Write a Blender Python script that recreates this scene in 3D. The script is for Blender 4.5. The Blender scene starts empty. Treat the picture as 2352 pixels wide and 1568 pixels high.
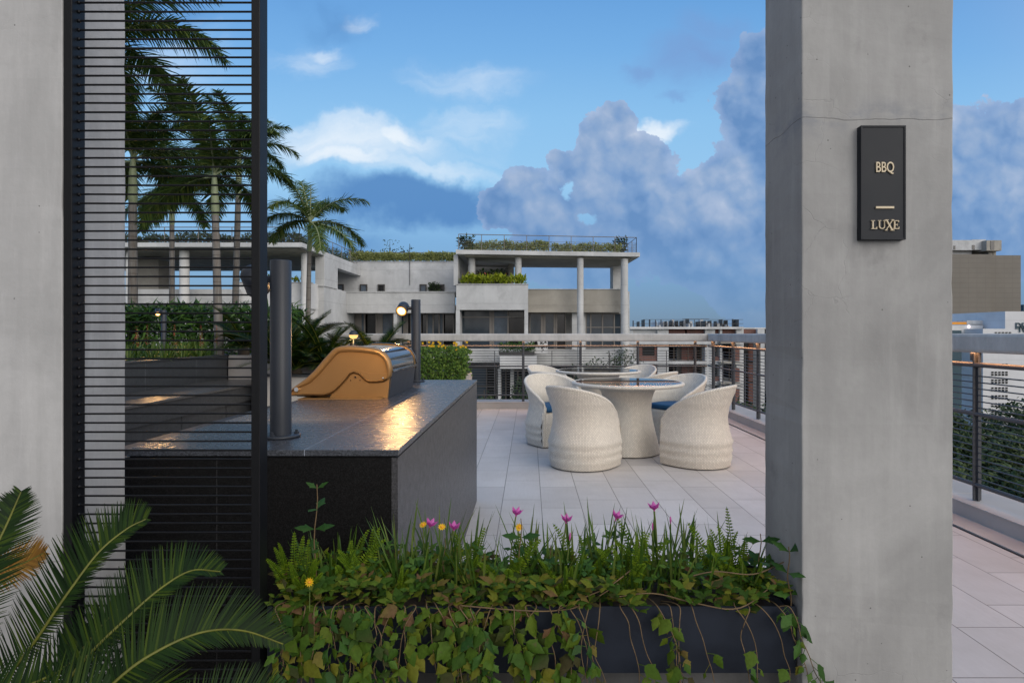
import bpy, bmesh, math, random
from mathutils import Vector, Matrix, noise as mnoise
R = math.radians
S = bpy.context.scene
COL = S.collection
# ---------------------------------------------------------------- camera
F = 1360.0; CX = 1215.0; CY = 766.0; H = 1.3      # focal length, vanishing point (2352 px wide frame), eye height
cam = bpy.data.cameras.new('camera'); co = bpy.data.objects.new('camera', cam); COL.objects.link(co)
co.location = (0, 0, H); co.rotation_euler = (R(90), 0, 0)
cam.sensor_width = 36; cam.lens = 36*F/2352
cam.shift_x = -(CX-1176)/2352; cam.shift_y = (CY-784)/2352
cam.clip_start = .05; cam.clip_end = 20000
S.camera = co
S.view_settings.view_transform = 'Standard'; S.view_settings.look = 'None'
S.view_settings.exposure = 0.0; S.view_settings.gamma = 1
S.render.engine = 'CYCLES'
S.cycles.max_bounces = 8; S.cycles.diffuse_bounces = 4; S.cycles.glossy_bounces = 3; S.cycles.transparent_max_bounces = 8
S.cycles.caustics_reflective = False; S.cycles.caustics_refractive = False; S.cycles.sample_clamp_indirect = 4
SUN_EL, SUN_ROT = R(24), R(140)                 # low evening sun behind the camera, to the right

def wx(px, d): return (px-CX)*d/F
def wz(py, d): return H-(py-CY)*d/F
def P(px, py, d): return Vector((wx(px, d), d, wz(py, d)))

# ---------------------------------------------------------------- node helper
class T:
    def __init__(s, tree): s.t = tree; s.t.nodes.clear()
    def n(s, ty, **kw):
        nd = s.t.nodes.new(ty)
        for k, v in kw.items(): setattr(nd, k, v)
        return nd
    def put(s, sock, v):
        if v is None: return
        if isinstance(v, bpy.types.NodeSocket): s.t.links.new(v, sock)
        elif isinstance(v, (tuple, list)) and sock.type == 'RGBA': sock.default_value = tuple(v)[:3]+(1,)
        else: sock.default_value = v
    def m(s, op, a, b=None, c=None, clamp=False):
        nd = s.n('ShaderNodeMath', operation=op, use_clamp=clamp)
        for i, v in enumerate((a, b, c)): s.put(nd.inputs[i], v)
        return nd.outputs[0]
    def vm(s, op, a, b=None, sc=None):
        nd = s.n('ShaderNodeVectorMath', operation=op)
        s.put(nd.inputs[0], a); s.put(nd.inputs[1], b)
        if sc is not None: s.put(nd.inputs['Scale'], sc)
        return nd.outputs['Value'] if op in ('DISTANCE', 'LENGTH', 'DOT_PRODUCT') else nd.outputs['Vector']
    def mix(s, f, a, b, bt='MIX'):
        nd = s.n('ShaderNodeMix', data_type='RGBA', blend_type=bt)
        s.put(nd.inputs['Factor'], f); s.put(nd.inputs[6], a); s.put(nd.inputs[7], b)
        return nd.outputs[2]
    def ramp(s, f, stops, interp='LINEAR'):
        nd = s.n('ShaderNodeValToRGB'); cr = nd.color_ramp; cr.interpolation = interp
        while len(cr.elements) < len(stops): cr.elements.new(.5)
        for e, (p, c) in zip(cr.elements, stops):
            e.position = p; e.color = (tuple(c)+(1,))[:4] if isinstance(c, (tuple, list)) else (c, c, c, 1)
        s.put(nd.inputs[0], f); return nd.outputs[0]
    def rng(s, v, a, b, c=0., d=1., smooth=False):
        nd = s.n('ShaderNodeMapRange', clamp=True)
        if smooth: nd.interpolation_type = 'SMOOTHSTEP'
        for i, x in enumerate((v, a, b, c, d)): s.put(nd.inputs[i], x)
        return nd.outputs[0]
    def noise(s, vec, scale, detail=3., rough=.5, dist=0.):
        nd = s.n('ShaderNodeTexNoise'); s.put(nd.inputs['Vector'], vec)
        nd.inputs['Scale'].default_value = scale; nd.inputs['Detail'].default_value = detail
        nd.inputs['Roughness'].default_value = rough; nd.inputs['Distortion'].default_value = dist
        return nd.outputs[0], nd.outputs[1]
    def sep(s, v):
        nd = s.n('ShaderNodeSeparateXYZ'); s.put(nd.inputs[0], v); return nd.outputs
    def comb(s, x, y, z):
        nd = s.n('ShaderNodeCombineXYZ')
        for i, v in enumerate((x, y, z)): s.put(nd.inputs[i], v)
        return nd.outputs[0]
    def scl(s, vec, sc):
        nd = s.n('ShaderNodeMapping'); s.put(nd.inputs[0], vec); nd.inputs['Scale'].default_value = sc; return nd.outputs[0]

# ---------------------------------------------------------------- sky
W = bpy.data.worlds.new('World'); S.world = W; W.use_nodes = True; W.cycles.sampling_method = 'MANUAL'; W.cycles.sample_map_resolution = 512
t = T(W.node_tree)
def sky():
    g = t.n('ShaderNodeTexCoord').outputs['Generated']
    x, y, z = t.sep(g)
    ay = t.m('MAXIMUM', t.m('ABSOLUTE', y), .14)
    u = t.m('DIVIDE', x, ay); v = t.m('DIVIDE', z, ay)
    p = t.comb(u, v, 0.)
    nish = t.n('ShaderNodeTexSky', sky_type='NISHITA', sun_disc=False, sun_elevation=SUN_EL, sun_rotation=SUN_ROT,
               altitude=20, air_density=1.0, dust_density=.6, ozone_density=2.0)
    ns = t.vm('SCALE', nish.outputs[0], sc=.10)
    grad = t.ramp(t.m('MULTIPLY', v, 1/.7), [(0, (.10, .215, .375)), (.09, (.13, .285, .52)), (.22, (.19, .42, .73)), (.36, (.34, .645, .95)),
                   (.52, (.29, .60, .95)), (.68, (.20, .485, .89)), (.88, (.13, .37, .79)), (1, (.12, .35, .76))])
    base = t.mix(.18, grad, ns)
    def D(px, py): return ((px-CX)/F, (CY-py)/F, 0.)
    def blob(vec, px, py, rx, ry):           # soft ellipse: 1 in the middle, 0 at the rim
        q = t.vm('SUBTRACT', vec, D(px, py)); q = t.vm('MULTIPLY', q, (F/rx, F/ry, 0.))
        return t.m('SUBTRACT', 1., t.vm('LENGTH', q))
    # thin streaky high cloud
    w1 = t.noise(p, 2.2, 3.)[1]
    pw = t.vm('ADD', p, t.vm('SCALE', t.vm('SUBTRACT', w1, (.5, .5, .5)), sc=.20)); w1b = t.noise(p, 6., 5., .6)[1]; pw = t.vm('ADD', pw, t.vm('SCALE', t.vm('SUBTRACT', w1b, (.5, .5, .5)), sc=.13))
    st = t.noise(t.n_rot(pw), 1., 5., .62)[0]
    def soft(vec, lst):
        f = None
        for b in lst:
            k = t.rng(blob(vec, *b[:4]), 0., .9, 0., b[4] if len(b) > 4 else 1., True)
            f = k if f is None else t.m('MAXIMUM', f, k)
        return f
    cir = soft(pw, [(850, 345, 330, 105, .9), (820, 370, 150, 50, 1.1), (900, 330, 90, 60, 1.1), (1050, 300, 260, 110, .62), (725, 145, 210, 95, .62), (735, 132, 105, 48, .92), (845, 50, 90, 44, .5), (1060, 215, 260, 80, .5), (1500, 290, 120, 42, .95), (640, 330, 220, 90, .5), (950, 385, 340, 50, .75), (400, 150, 300, 140, .5)])
    cirm = t.rng(t.m('ADD', t.m('MULTIPLY', cir, .85), t.m('MULTIPLY', t.m('SUBTRACT', st, .5), 1.5)), .12, 1.15, 0., 1., True); cirm = t.m('MULTIPLY', cirm, t.rng(cir, 0., .35))
    col = t.mix(cirm, base, (.88, .94, 1.0))
    # blue-grey stratus
    stra = soft(pw, [(960, 470, 330, 100, 1.), (740, 60, 220, 130, .34), (700, 20, 260, 80, .3), (690, 560, 420, 70, .55), (560, 480, 260, 120, .3), (300, 60, 330, 130, .5)])
    n2 = t.noise(pw, 5., 4., .55)[0]
    stram = t.rng(t.m('ADD', stra, t.m('MULTIPLY', t.m('SUBTRACT', n2, .5), 1.2)), .1, .8, 0., .92, True); stram = t.m('MULTIPLY', stram, t.rng(stra, 0., .3))
    col = t.mix(stram, col, (.095, .25, .545))
    # heaped cloud
    w2 = t.noise(p, 7., 5., .58)[1]
    pc = t.vm('ADD', p, t.vm('SCALE', t.vm('SUBTRACT', w2, (.5, .5, .5)), sc=.085)); pc = t.vm('ADD', pc, t.vm('SCALE', t.vm('SUBTRACT', t.noise(p, 24., 4., .6)[1], (.5, .5, .5)), sc=.040))
    blobs = [(1760, 150, 95, 110), (1715, 245, 75, 80), (1780, 330, 130, 140), (1690, 405, 95, 70), (1620, 450, 95, 75),
             (1415, 285, 58, 62), (1365, 320, 48, 60), (1470, 365, 85, 75), (1500, 350, 42, 40), (1400, 400, 110, 100), (1320, 410, 66, 66),
             (1285, 372, 34, 34), (1205, 440, 66, 56), (1150, 475, 70, 56), (1260, 500, 110, 80), (1470, 500, 170, 130), (1620, 540, 170, 130),
             (1340, 580, 170, 80), (1760, 560, 180, 200), (1890, 420, 150, 170), (2030, 360, 150, 140), (2235, 350, 120, 120), (2340, 345, 120, 110), (2290, 480, 190, 170), (2100, 520, 180, 170),
             (2600, 300, 200, 120), (-300, 420, 260, 130), (-50, 520, 260, 110)]
    f = None
    for b in blobs:
        k = blob(pc, *b); f = k if f is None else t.m('SMOOTH_MAX', f, k, .12)
    def puff(vec, sc):
        nd = t.n('ShaderNodeTexVoronoi', voronoi_dimensions='2D', feature='F1', normalize=True); t.put(nd.inputs['Vector'], vec)
        for k_, q in (('Scale', sc), ('Detail', 1.6), ('Roughness', .5), ('Lacunarity', 2.4)): nd.inputs[k_].default_value = q
        return t.m('SUBTRACT', 1., nd.outputs['Distance'])
    pv = t.vm('ADD', p, t.vm('SCALE', t.vm('SUBTRACT', t.noise(p, 16., 4., .6)[1], (.5, .5, .5)), sc=.035))
    b0 = puff(pv, 13.); b1 = puff(t.vm('ADD', pv, (.012, .016, 0.)), 13.)
    fine = t.noise(p, 26., 5., .65)[0]
    f = t.m('ADD', f, t.m('ADD', t.m('MULTIPLY', t.m('SUBTRACT', b0, .62), .55), t.m('MULTIPLY', t.m('SUBTRACT', fine, .5), .34)))
    holes = t.m('MAXIMUM', blob(pc, 1296, 436, 13, 22), blob(pc, 1345, 496, 20, 14))
    cm = t.m('MULTIPLY', t.rng(f, .0, .055, 0., 1., True), t.rng(holes, -.1, .3, 1., 0.))
    cm = t.m('MULTIPLY', cm, t.rng(v, .0, .16, .4, .97))
    sh = t.noise(pc, 3.4, 4., .55)[0]
    lit = t.m('ADD', t.m('MULTIPLY', t.m('SUBTRACT', b0, b1), 1.05), t.m('ADD', t.m('ADD', t.rng(sh, .34, .66, -.10, .74), t.m('MULTIPLY', t.m('SUBTRACT', fine, .5), .40)), t.m('MULTIPLY', t.m('SUBTRACT', b0, .62), .30)))
    lit = t.m('ADD', lit, t.rng(v, .12, .42, -.10, .16))
    ccol = t.ramp(lit, [(0, (.135, .27, .53)), (.28, (.205, .345, .60)), (.52, (.285, .41, .63)), (.8, (.40, .50, .69)), (1, (.53, .61, .76))])
    ccol = t.mix(t.rng(f, .02, .30, .30, 0.), ccol, (.48, .60, .84))
    lowc = t.rng(v, .02, .24, 1., 0.)
    ccol = t.mix(t.m('MULTIPLY', lowc, .6), ccol, (.15, .29, .53))
    # soft grey-violet veil
    veil = t.m('MULTIPLY', soft(pc, [(1590, 130, 150, 95, 1.), (1490, 155, 70, 36, .9), (1560, 215, 60, 20, .7), (1640, 60, 120, 60, .7)]), t.rng(t.noise(pc, 6., 6., .6)[0], .3, .6, .35, 1.), clamp=True)
    col = t.mix(t.m('MULTIPLY', veil, .85), col, (.195, .345, .655))
    col = t.mix(cm, col, ccol)
    # the sunset half of the sky, behind the camera and to the right
    sd = (math.sin(SUN_ROT)*math.cos(R(20)), math.cos(SUN_ROT)*math.cos(R(20)), math.sin(R(20)))
    wg = t.rng(t.vm('DOT_PRODUCT', g, sd), -.15, .9, 0., 1., True)
    col = t.mix(wg, col, (1.28, 1.22, 1.18))
    bg = t.n('ShaderNodeBackground'); t.put(bg.inputs[0], col); bg.inputs[1].default_value = 1.0
    t.t.links.new(bg.outputs[0], t.n('ShaderNodeOutputWorld').inputs[0])
def _nrot(v):
    nd = t.n('ShaderNodeMapping'); t.put(nd.inputs[0], v); nd.inputs['Rotation'].default_value = (0, 0, R(-22)); nd.inputs['Scale'].default_value = (2.0, 8., 1.); return nd.outputs[0]
t.n_rot = _nrot
sky()
sun = bpy.data.lights.new('sun', 'SUN'); sun.energy = 1.1; sun.angle = R(40); sun.color = (1, .94, .88)
so = bpy.data.objects.new('sun', sun); COL.objects.link(so)
_sd = Vector((math.sin(SUN_ROT)*math.cos(SUN_EL), math.cos(SUN_ROT)*math.cos(SUN_EL), math.sin(SUN_EL)))
so.rotation_euler = _sd.to_track_quat('Z', 'Y').to_euler(); so.location = (6, -6, 8)

# ---------------------------------------------------------------- materials
MATS = {}
def newmat(name):
    m = bpy.data.materials.new(name); m.use_nodes = True; MATS[name] = m
    return m, T(m.node_tree)
def finish(k, col, rough=.6, metal=0., bump=None, bstr=.3, bdist=.002, spec=.5, trans=0., coat=0.):
    b = k.n('ShaderNodeBsdfPrincipled')
    k.put(b.inputs['Base Color'], col); k.put(b.inputs['Roughness'], rough); b.inputs['Metallic'].default_value = metal
    b.inputs['Specular IOR Level'].default_value = spec; b.inputs['Coat Weight'].default_value = coat
    if bump is not None:
        n = k.n('ShaderNodeBump'); n.inputs['Strength'].default_value = bstr; n.inputs['Distance'].default_value = bdist
        k.put(n.inputs['Height'], bump); k.t.links.new(n.outputs[0], b.inputs['Normal'])
    out = b.outputs[0]
    if trans:
        tr = k.n('ShaderNodeBsdfTranslucent'); k.put(tr.inputs[0], col)
        mx = k.n('ShaderNodeMixShader'); mx.inputs[0].default_value = trans
        k.t.links.new(out, mx.inputs[1]); k.t.links.new(tr.outputs[0], mx.inputs[2]); out = mx.outputs[0]
    k.t.links.new(out, k.n('ShaderNodeOutputMaterial').inputs[0])
def plain(name, c, rough=.5, metal=0., var=.12, nsc=6., spec=.5, bstr=.0, coat=0.):
    m, k = newmat(name); o = k.n('ShaderNodeTexCoord').outputs['Object']
    n = k.noise(o, nsc, 5., .6)[0]
    col = k.mix(k.rng(n, .3, .7), tuple(x*(1-var) for x in c), tuple(min(1, x*(1+var)) for x in c))
    fine = k.noise(o, nsc*40, 2.)[0]
    finish(k, col, k.rng(n, .25, .75, rough*.88, min(1, rough*1.12)), metal, fine if bstr else None, bstr, .001, spec, coat=coat)
    return m
def concrete(name, c, sc=1., stain=.5, joints=(), warm=(.9, 1., 1.1), bands=0, pores=True):
    m, k = newmat(name); o = k.n('ShaderNodeTexCoord').outputs['Object']
    big = k.noise(o, 2.1*sc, 6., .62, .6)[0]
    st = k.noise(k.scl(o, (9*sc, 9*sc, .9*sc)), 1., 5., .6)[0]
    fine = k.noise(o, 38*sc, 5., .65)[0]
    col = k.mix(k.rng(big, .3, .7), tuple(a*.74 for a in c), tuple(min(1, a*1.14) for a in c))
    col = k.mix(k.m('MULTIPLY', k.rng(st, .45, .75), .35*stain), col, tuple(a*b*.62 for a, b in zip(c, warm)))
    col = k.mix(k.rng(fine, .3, .75, 0., .22), col, tuple(a*.7 for a in c))
    pal = k.noise(k.vm('ADD', o, (3.1, 7.7, 1.3)), 1.3*sc, 7., .7)[0]
    col = k.mix(k.rng(pal, .55, .68, 0., .35*stain), col, tuple(min(1, a*1.3) for a in c))
    dk = k.noise(k.vm('ADD', o, (9.1, 2.7, 5.3)), 3.3*sc, 7., .72)[0]
    col = k.mix(k.rng(dk, .58, .70, 0., .50*stain), col, tuple(a*.5 for a in c))
    h = k.m('MULTIPLY', fine, .6)
    if pores:
        for j in joints:       # patched, bluish smear along the pour joint
            dz_ = k.rng(k.m('ABSOLUTE', k.m('SUBTRACT', k.m('ADD', k.sep(o)[2], k.m('MULTIPLY', k.m('SUBTRACT', big, .5), .16)), j)), 0., .075, 1., 0., True)
            pn = k.noise(k.scl(o, (9, 9, 16)), 1., 5., .65)[0]
            col = k.mix(k.m('MULTIPLY', dz_, k.rng(pn, .46, .6, 0., .62)), col, tuple(a*b for a, b in zip(c, (.62, .66, .74))))
        ve = k.n('ShaderNodeTexVoronoi', feature='DISTANCE_TO_EDGE'); k.put(ve.inputs['Vector'], k.vm('ADD', o, k.vm('SCALE', k.noise(o, 9., 4.)[1], sc=.10))); ve.inputs['Scale'].default_value = 8*sc
        ck = k.m('MULTIPLY', k.rng(ve.outputs['Distance'], 0., .010, 1., 0.), k.rng(k.noise(k.vm('ADD', o, (4., 1., 8.)), 3., 3.)[0], .52, .62))
        col = k.mix(k.m('MULTIPLY', ck, .17), col, tuple(a*.4 for a in c)); h = k.m('SUBTRACT', h, k.m('MULTIPLY', ck, .4))
        sm = k.noise(k.scl(o, (22, 22, 2.2)), 1., 6., .68)[0]
        col = k.mix(k.rng(sm, .52, .74, 0., .34), col, tuple(min(1, a*1.32) for a in c)); col = k.mix(k.rng(sm, .48, .28, 0., .28), col, tuple(a*.66 for a in c))
        vo = k.n('ShaderNodeTexVoronoi'); k.put(vo.inputs['Vector'], o); vo.inputs['Scale'].default_value = 30*sc
        mask = k.m('MULTIPLY', k.m('LESS_THAN', vo.outputs['Distance'], .06), k.m('GREATER_THAN', k.sep(vo.outputs['Color'])[0], .72))
        col = k.mix(k.m('MULTIPLY', mask, .8), col, tuple(a*.25 for a in c)); h = k.m('SUBTRACT', h, mask)
    if joints or bands:
        wob = k.m('MULTIPLY', k.m('SUBTRACT', k.noise(o, 7*sc, 4.)[0], .5), .03/sc)
        zz = k.m('ADD', k.sep(o)[2], wob)
        js = [k.m('ABSOLUTE', k.m('SUBTRACT', zz, j)) for j in joints]
        w = .0022
        if bands:
            js = [k.m('ABSOLUTE', k.m('SUBTRACT', k.m('MODULO', k.m('ADD', zz, 100.), bands), bands/2))]; w = .018
        for j in js:
            q = k.rng(j, 0., w, 1., 0.); col = k.mix(k.m('MULTIPLY', q, .55), col, tuple(a*.4 for a in c)); h = k.m('SUBTRACT', h, q)
    finish(k, col, .82, 0., h, .35, .004/sc, .3)
    return m
M = {}
M['col'] = concrete('column_concrete', (.372, .373, .37), 1., .85, (1.845, 3.2), (1, 1, 1.02))
M['coll'] = concrete('pale_column_concrete', (.47, .475, .48), 1., .8, (.72,), (1, 1, 1.04))
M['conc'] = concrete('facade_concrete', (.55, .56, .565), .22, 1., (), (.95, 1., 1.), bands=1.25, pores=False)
M['concd'] = concrete('shaded_ochre_concrete', (.38, .36, .32), .22, .7, (), (1, .98, .9), bands=1.25, pores=False)  # recessed parapet's shade put into a darker, warmer concrete tone
M['white'] = concrete('white_render', (.64, .645, .645), .2, .5, pores=False)
M['plinth'] = concrete('shade_dark_concrete', (.13, .13, .13), 1., 1.)  # shade under the planter put into a darker base colour
M['beam'] = concrete('beam_concrete', (.47, .465, .45), 1.1, .55, pores=True)
M['kerb'] = plain('kerb_tile', (.40, .38, .37), .6, 0, .1, 3.)
M['granite'] = None
def granite(name, c, rough, bstr, sc=1., joint=None, spec=.5):
    m, k = newmat(name); o = k.n('ShaderNodeTexCoord').outputs['Object']
    a = k.noise(o, 240*sc, 3., .7)[0]; b = k.noise(o, 26*sc, 5., .7)[0]
    col = k.mix(k.rng(a, .42, .75), tuple(x*.55 for x in c), tuple(x*2.1 for x in c))
    col = k.mix(k.rng(b, .45, .8, 0., .5), col, tuple(x*.45 for x in c))
    if joint is not None:
        for ax, p in joint:
            q = k.rng(k.m('ABSOLUTE', k.m('SUBTRACT', k.sep(o)[ax], p)), 0., .0016, 1., 0.); col = k.mix(q, col, tuple(min(1, x*7) for x in c))
    g = k.noise(o, 330*sc, 2., .5)[0]
    finish(k, col, k.rng(b, .3, .7, rough*.85, rough*1.15), 0., k.m('ADD', g, k.m('MULTIPLY', a, .6)), bstr, .0012, spec)
    return m
M['gtop'] = granite('leathered_granite', (.040, .041, .044), .30, .42, 1.)
M['gside'] = granite('dark_granite', (.020, .020, .021), .50, .35, 1.)
M['gcl'] = granite('slate_granite', (.036, .039, .043), .5, .3, .6)
def tiles():
    m, k = newmat('floor_tile'); o = k.n('ShaderNodeTexCoord').outputs['Object']
    x, y, z = k.sep(o)
    v = k.comb(k.m('ADD', y, 100*.6-4.04), k.m('ADD', x, 100*.3-.094), 0.)
    b = k.n('ShaderNodeTexBrick', offset=.36, offset_frequency=2, squash=1.); k.put(b.inputs['Vector'], v)
    for s_, val in (('Scale', 1.), ('Mortar Size', .0030), ('Mortar Smooth', .2), ('Bias', 0.), ('Brick Width', .6), ('Row Height', .3)): b.inputs[s_].default_value = val
    b.inputs['Color1'].default_value = (.485, .465, .45, 1); b.inputs['Color2'].default_value = (.59, .57, .555, 1); b.inputs['Mortar'].default_value = (.13, .12, .11, 1)
    gr = k.noise(k.scl(o, (60, 6, 1)), 1., 5., .65)[0]; cl = k.noise(o, 1.7, 6., .65)[0]; sp = k.noise(o, 55, 3., .6)[0]
    col = k.mix(k.rng(gr, .35, .75, 0., .25), b.outputs[0], (.38, .36, .345))
    col = k.mix(k.rng(cl, .42, .7, 0., .42), col, (.38, .355, .33))
    col = k.mix(k.rng(sp, .62, .72, 0., .12), col, (.25, .23, .21))
    h = k.m('ADD', k.m('MULTIPLY', b.outputs['Fac'], -1.), k.m('MULTIPLY', gr, .08))
    finish(k, col, k.rng(cl, .3, .7, .42, .6), 0., h, .5, .002, .45)
    return m
M['tile'] = tiles()
def wicker(name, c):
    m, k = newmat(name); uv = k.n('ShaderNodeTexCoord').outputs['UV']; o = k.n('ShaderNodeTexCoord').outputs['Object']
    b = k.n('ShaderNodeTexBrick', offset=.5, offset_frequency=2, squash=1.); us, vs_, _ = k.sep(uv); k.put(b.inputs['Vector'], k.comb(vs_, us, 0.))
    for s_, val in (('Scale', 1.), ('Mortar Size', .0028), ('Mortar Smooth', .8), ('Bias', 0.), ('Brick Width', .026), ('Row Height', .0145)): b.inputs[s_].default_value = val
    b.inputs['Color1'].default_value = tuple(x*.9 for x in c)+(1,); b.inputs['Color2'].default_value = tuple(min(1, x*1.06) for x in c)+(1,)
    b.inputs['Mortar'].default_value = tuple(x*.60 for x in c)+(1,)
    big = k.noise(o, 5., 4., .6)[0]
    col = k.mix(k.rng(big, .4, .75, 0., .25), b.outputs[0], tuple(x*.72 for x in c))
    h = k.m('SUBTRACT', 1., b.outputs['Fac'])
    finish(k, col, .5, 0., h, .55, .004, .4)
    return m
M['wicker'] = wicker('cream_wicker', (.76, .715, .63))
def foliage(name, cols, rough=.45, trans=.22, spec=.3, nsc=1.5, fine=0.):
    m, k = newmat(name); g = k.n('ShaderNodeNewGeometry'); o = k.n('ShaderNodeTexCoord').outputs['Object']
    n = k.noise(o, nsc, 3.)[0]
    f = k.m('ADD', k.m('MULTIPLY', g.outputs['Random Per Island'], 1.0), k.m('MULTIPLY', k.m('SUBTRACT', n, .5), .55), clamp=True)
    k2 = len(cols)
    col = k.ramp(f, [(i/(k2-1), c) for i, c in enumerate(cols)])
    bh = None
    if fine:
        fn = k.noise(o, fine, 4., .65)[0]; col = k.mix(k.rng(fn, .35, .75, 0., .6), col, k.mix(1., col, (.42, .42, .30), 'MULTIPLY')); sp = k.noise(o, fine*.45, 4., .7)[0]; col = k.mix(k.rng(sp, .64, .72, 0., .7), col, (.10, .07, .04)); bh = fn
    finish(k, col, rough, 0., bh, .4, .002, spec=spec, trans=trans)
    return m
M['palm'] = foliage('palm_leaf', [(.030, .060, .017), (.055, .105, .024), (.095, .155, .032), (.15, .18, .04)], .5, .3)
M['cycad'] = foliage('cycad_leaf', [(.004, .014, .003), (.008, .024, .004), (.014, .037, .005), (.042, .070, .006)], .5, .2, .15)
M['cycadry'] = foliage('dry_cycad_leaf', [(.16, .075, .014), (.26, .13, .02), (.34, .19, .03)], .6, .2)
M['hedge'] = foliage('hedge_leaf', [(.015, .045, .010), (.03, .085, .014), (.055, .13, .02), (.09, .19, .03)], .4, .25)
M['creeper'] = foliage('creeper_leaf', [(.03, .07, .010), (.06, .125, .016), (.095, .17, .022), (.15, .23, .03)], .5, .25)
M['ivy'] = foliage('trailing_leaf', [(.050, .044, .016), (.028, .068, .009), (.044, .10, .012), (.058, .12, .013), (.082, .135, .013), (.11, .145, .014), (.155, .16, .018), (.14, .08, .042)], .6, .22, .14, nsc=6., fine=110.)
M['wed'] = foliage('wedelia_leaf', [(.020, .066, .012), (.036, .10, .017), (.056, .135, .022), (.09, .175, .024)], .5, .22, .2, nsc=6., fine=110.)
M['fern'] = foliage('fern_leaf', [(.06, .12, .006), (.11, .19, .010), (.18, .26, .012)], .6, .3, .15, nsc=6.)
M['grass'] = foliage('grass_blade', [(.022, .060, .008), (.045, .10, .012), (.08, .15, .018), (.14, .18, .04)], .45, .25)
M['palegrass'] = foliage('pale_hedge_leaf', [(.14, .17, .055), (.24, .28, .09), (.34, .38, .13), (.42, .44, .2)], .6, .25)
M['lime'] = foliage('lime_leaf', [(.14, .20, .012), (.26, .32, .02), (.36, .42, .03)], .5, .3)
M['purple'] = foliage('purple_leaf', [(.025, .012, .02), (.05, .022, .03), (.07, .03, .03)], .5, .2)
M['dark'] = foliage('dark_leaf', [(.008, .02, .007), (.02, .045, .012), (.04, .075, .02), (.07, .10, .03)], .5, .2)
M['far'] = foliage('far_tree_leaf', [(.012, .026, .010), (.025, .048, .014), (.045, .075, .02), (.075, .10, .028)], .6, .15, nsc=.15)
M['redfl'] = foliage('red_flower', [(.30, .07, .05), (.42, .11, .07)], .6, .2)
M['pink'] = foliage('pink_petal', [(.62, .10, .42), (.72, .20, .55)], .5, .4)
M['yellow'] = foliage('yellow_petal', [(.75, .42, .01), (.82, .52, .02)], .5, .3)
M['stem'] = plain('vine_stem', (.13, .085, .04), .7, 0, .3, 40)
M['gstem'] = plain('green_stem', (.10, .14, .03), .6, 0, .2, 40)
M['rachis'] = plain('yellow_rachis', (.10, .105, .007), .5, 0, .3, 30)
M['soil'] = plain('soil', (.03, .022, .016), .95, 0, .4, 30, bstr=.6)
M['black'] = plain('black_powder_coat', (.004, .0045, .006), .45, 0, .15, 12, .28, .12)
M['grey'] = plain('grey_powder_coat', (.024, .029, .039), .42, 0, .1, 8, .4, .1)
M['rail'] = plain('rail_grey', (.055, .06, .07), .45, 0, .1, 8)
M['planter'] = plain('planter_metal', (.012, .0165, .027), .5, 0, .35, 5, .3, .1)
M['trunk'] = None
def trunkm():
    m, k = newmat('palm_trunk'); o = k.n('ShaderNodeTexCoord').outputs['Object']
    z = k.sep(o)[2]; n = k.noise(k.scl(o, (30, 30, 3)), 1., 5., .6)[0]
    rg = k.m('ABSOLUTE', k.m('SUBTRACT', k.m('MODULO', k.m('ADD', k.m('ADD', z, 50.), k.m('MULTIPLY', n, .02)), .26), .13))
    col = k.mix(k.rng(n, .3, .7), (.12, .10, .085), (.215, .21, .195)); col = k.mix(k.rng(rg, 0., .016, .75, 0.), col, (.07, .055, .045))
    finish(k, col, .8, 0., n, .4, .01); return m
M['trunk'] = trunkm()
M['shaft'] = plain('crown_shaft', (.20, .24, .13), .5, 0, .2, 9)
M['bark'] = plain('bark', (.07, .055, .04), .85, 0, .3, 12)
M['sign'] = plain('sign_charcoal', (.013, .0165, .0225), .5, 0, .1, 8, .25, .08)
M['brass'] = plain('sign_gold', (.62, .52, .36), .45, 0, .06, 20)
M['bronze'] = plain('cast_bronze_paint', (.27, .17, .075), .30, .4, .03, 5, .5)
M['hood'] = plain('glossy_black_enamel', (.008, .008, .010), .10, 0, .1, 4, .6, coat=.5)
M['box'] = plain('firebox_grey', (.05, .05, .055), .5, .2, .1, 8)
M['chrome'] = plain('chrome', (.8, .8, .8), .12, 1., .02, 4)
M['glass'] = plain('black_table_glass', (.006, .008, .010), .03, 0, .05, 2, .8)
M['cushion'] = plain('blue_cushion', (.018, .085, .19), .8, 0, .2, 60, .3, .3)
M['winglass'] = plain('window_glass', (.035, .048, .062), .08, 0, .2, .7, .4)
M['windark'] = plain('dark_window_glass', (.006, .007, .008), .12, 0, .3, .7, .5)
M['curtain'] = plain('curtained_glass', (.075, .10, .13), .25, 0, .4, 1.2, .35)
M['frame'] = plain('window_frame_aluminium', (.20, .185, .17), .45, .2, .1, 3)
M['dkframe'] = plain('dark_window_frame', (.05, .048, .046), .5, .2, .1, 3)
M['brown'] = None
def claddin(name, c, px, pz, line):
    m, k = newmat(name); o = k.n('ShaderNodeTexCoord').outputs['Object']; x, y, z = k.sep(o)
    fx = k.m('ABSOLUTE', k.m('SUBTRACT', k.m('MODULO', k.m('ADD', k.m('ADD', x, y), 500.), px), px/2))
    fz = k.m('ABSOLUTE', k.m('SUBTRACT', k.m('MODULO', k.m('ADD', z, 500.), pz), pz/2))
    q = k.m('MAXIMUM', k.rng(fx, 0., .1, 1., 0.), k.rng(fz, 0., .16, 1., 0.))
    n = k.noise(o, .12, 5., .6)[0]
    col = k.mix(k.rng(n, .3, .7), tuple(a*.88 for a in c), tuple(a*1.1 for a in c)); col = k.mix(k.m('MULTIPLY', q, line), col, tuple(a*.6 for a in c))
    finish(k, col, .6); return m
M['brown'] = claddin('brown_cladding', (.155, .14, .118), 2.6, 1.5, .5)
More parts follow.
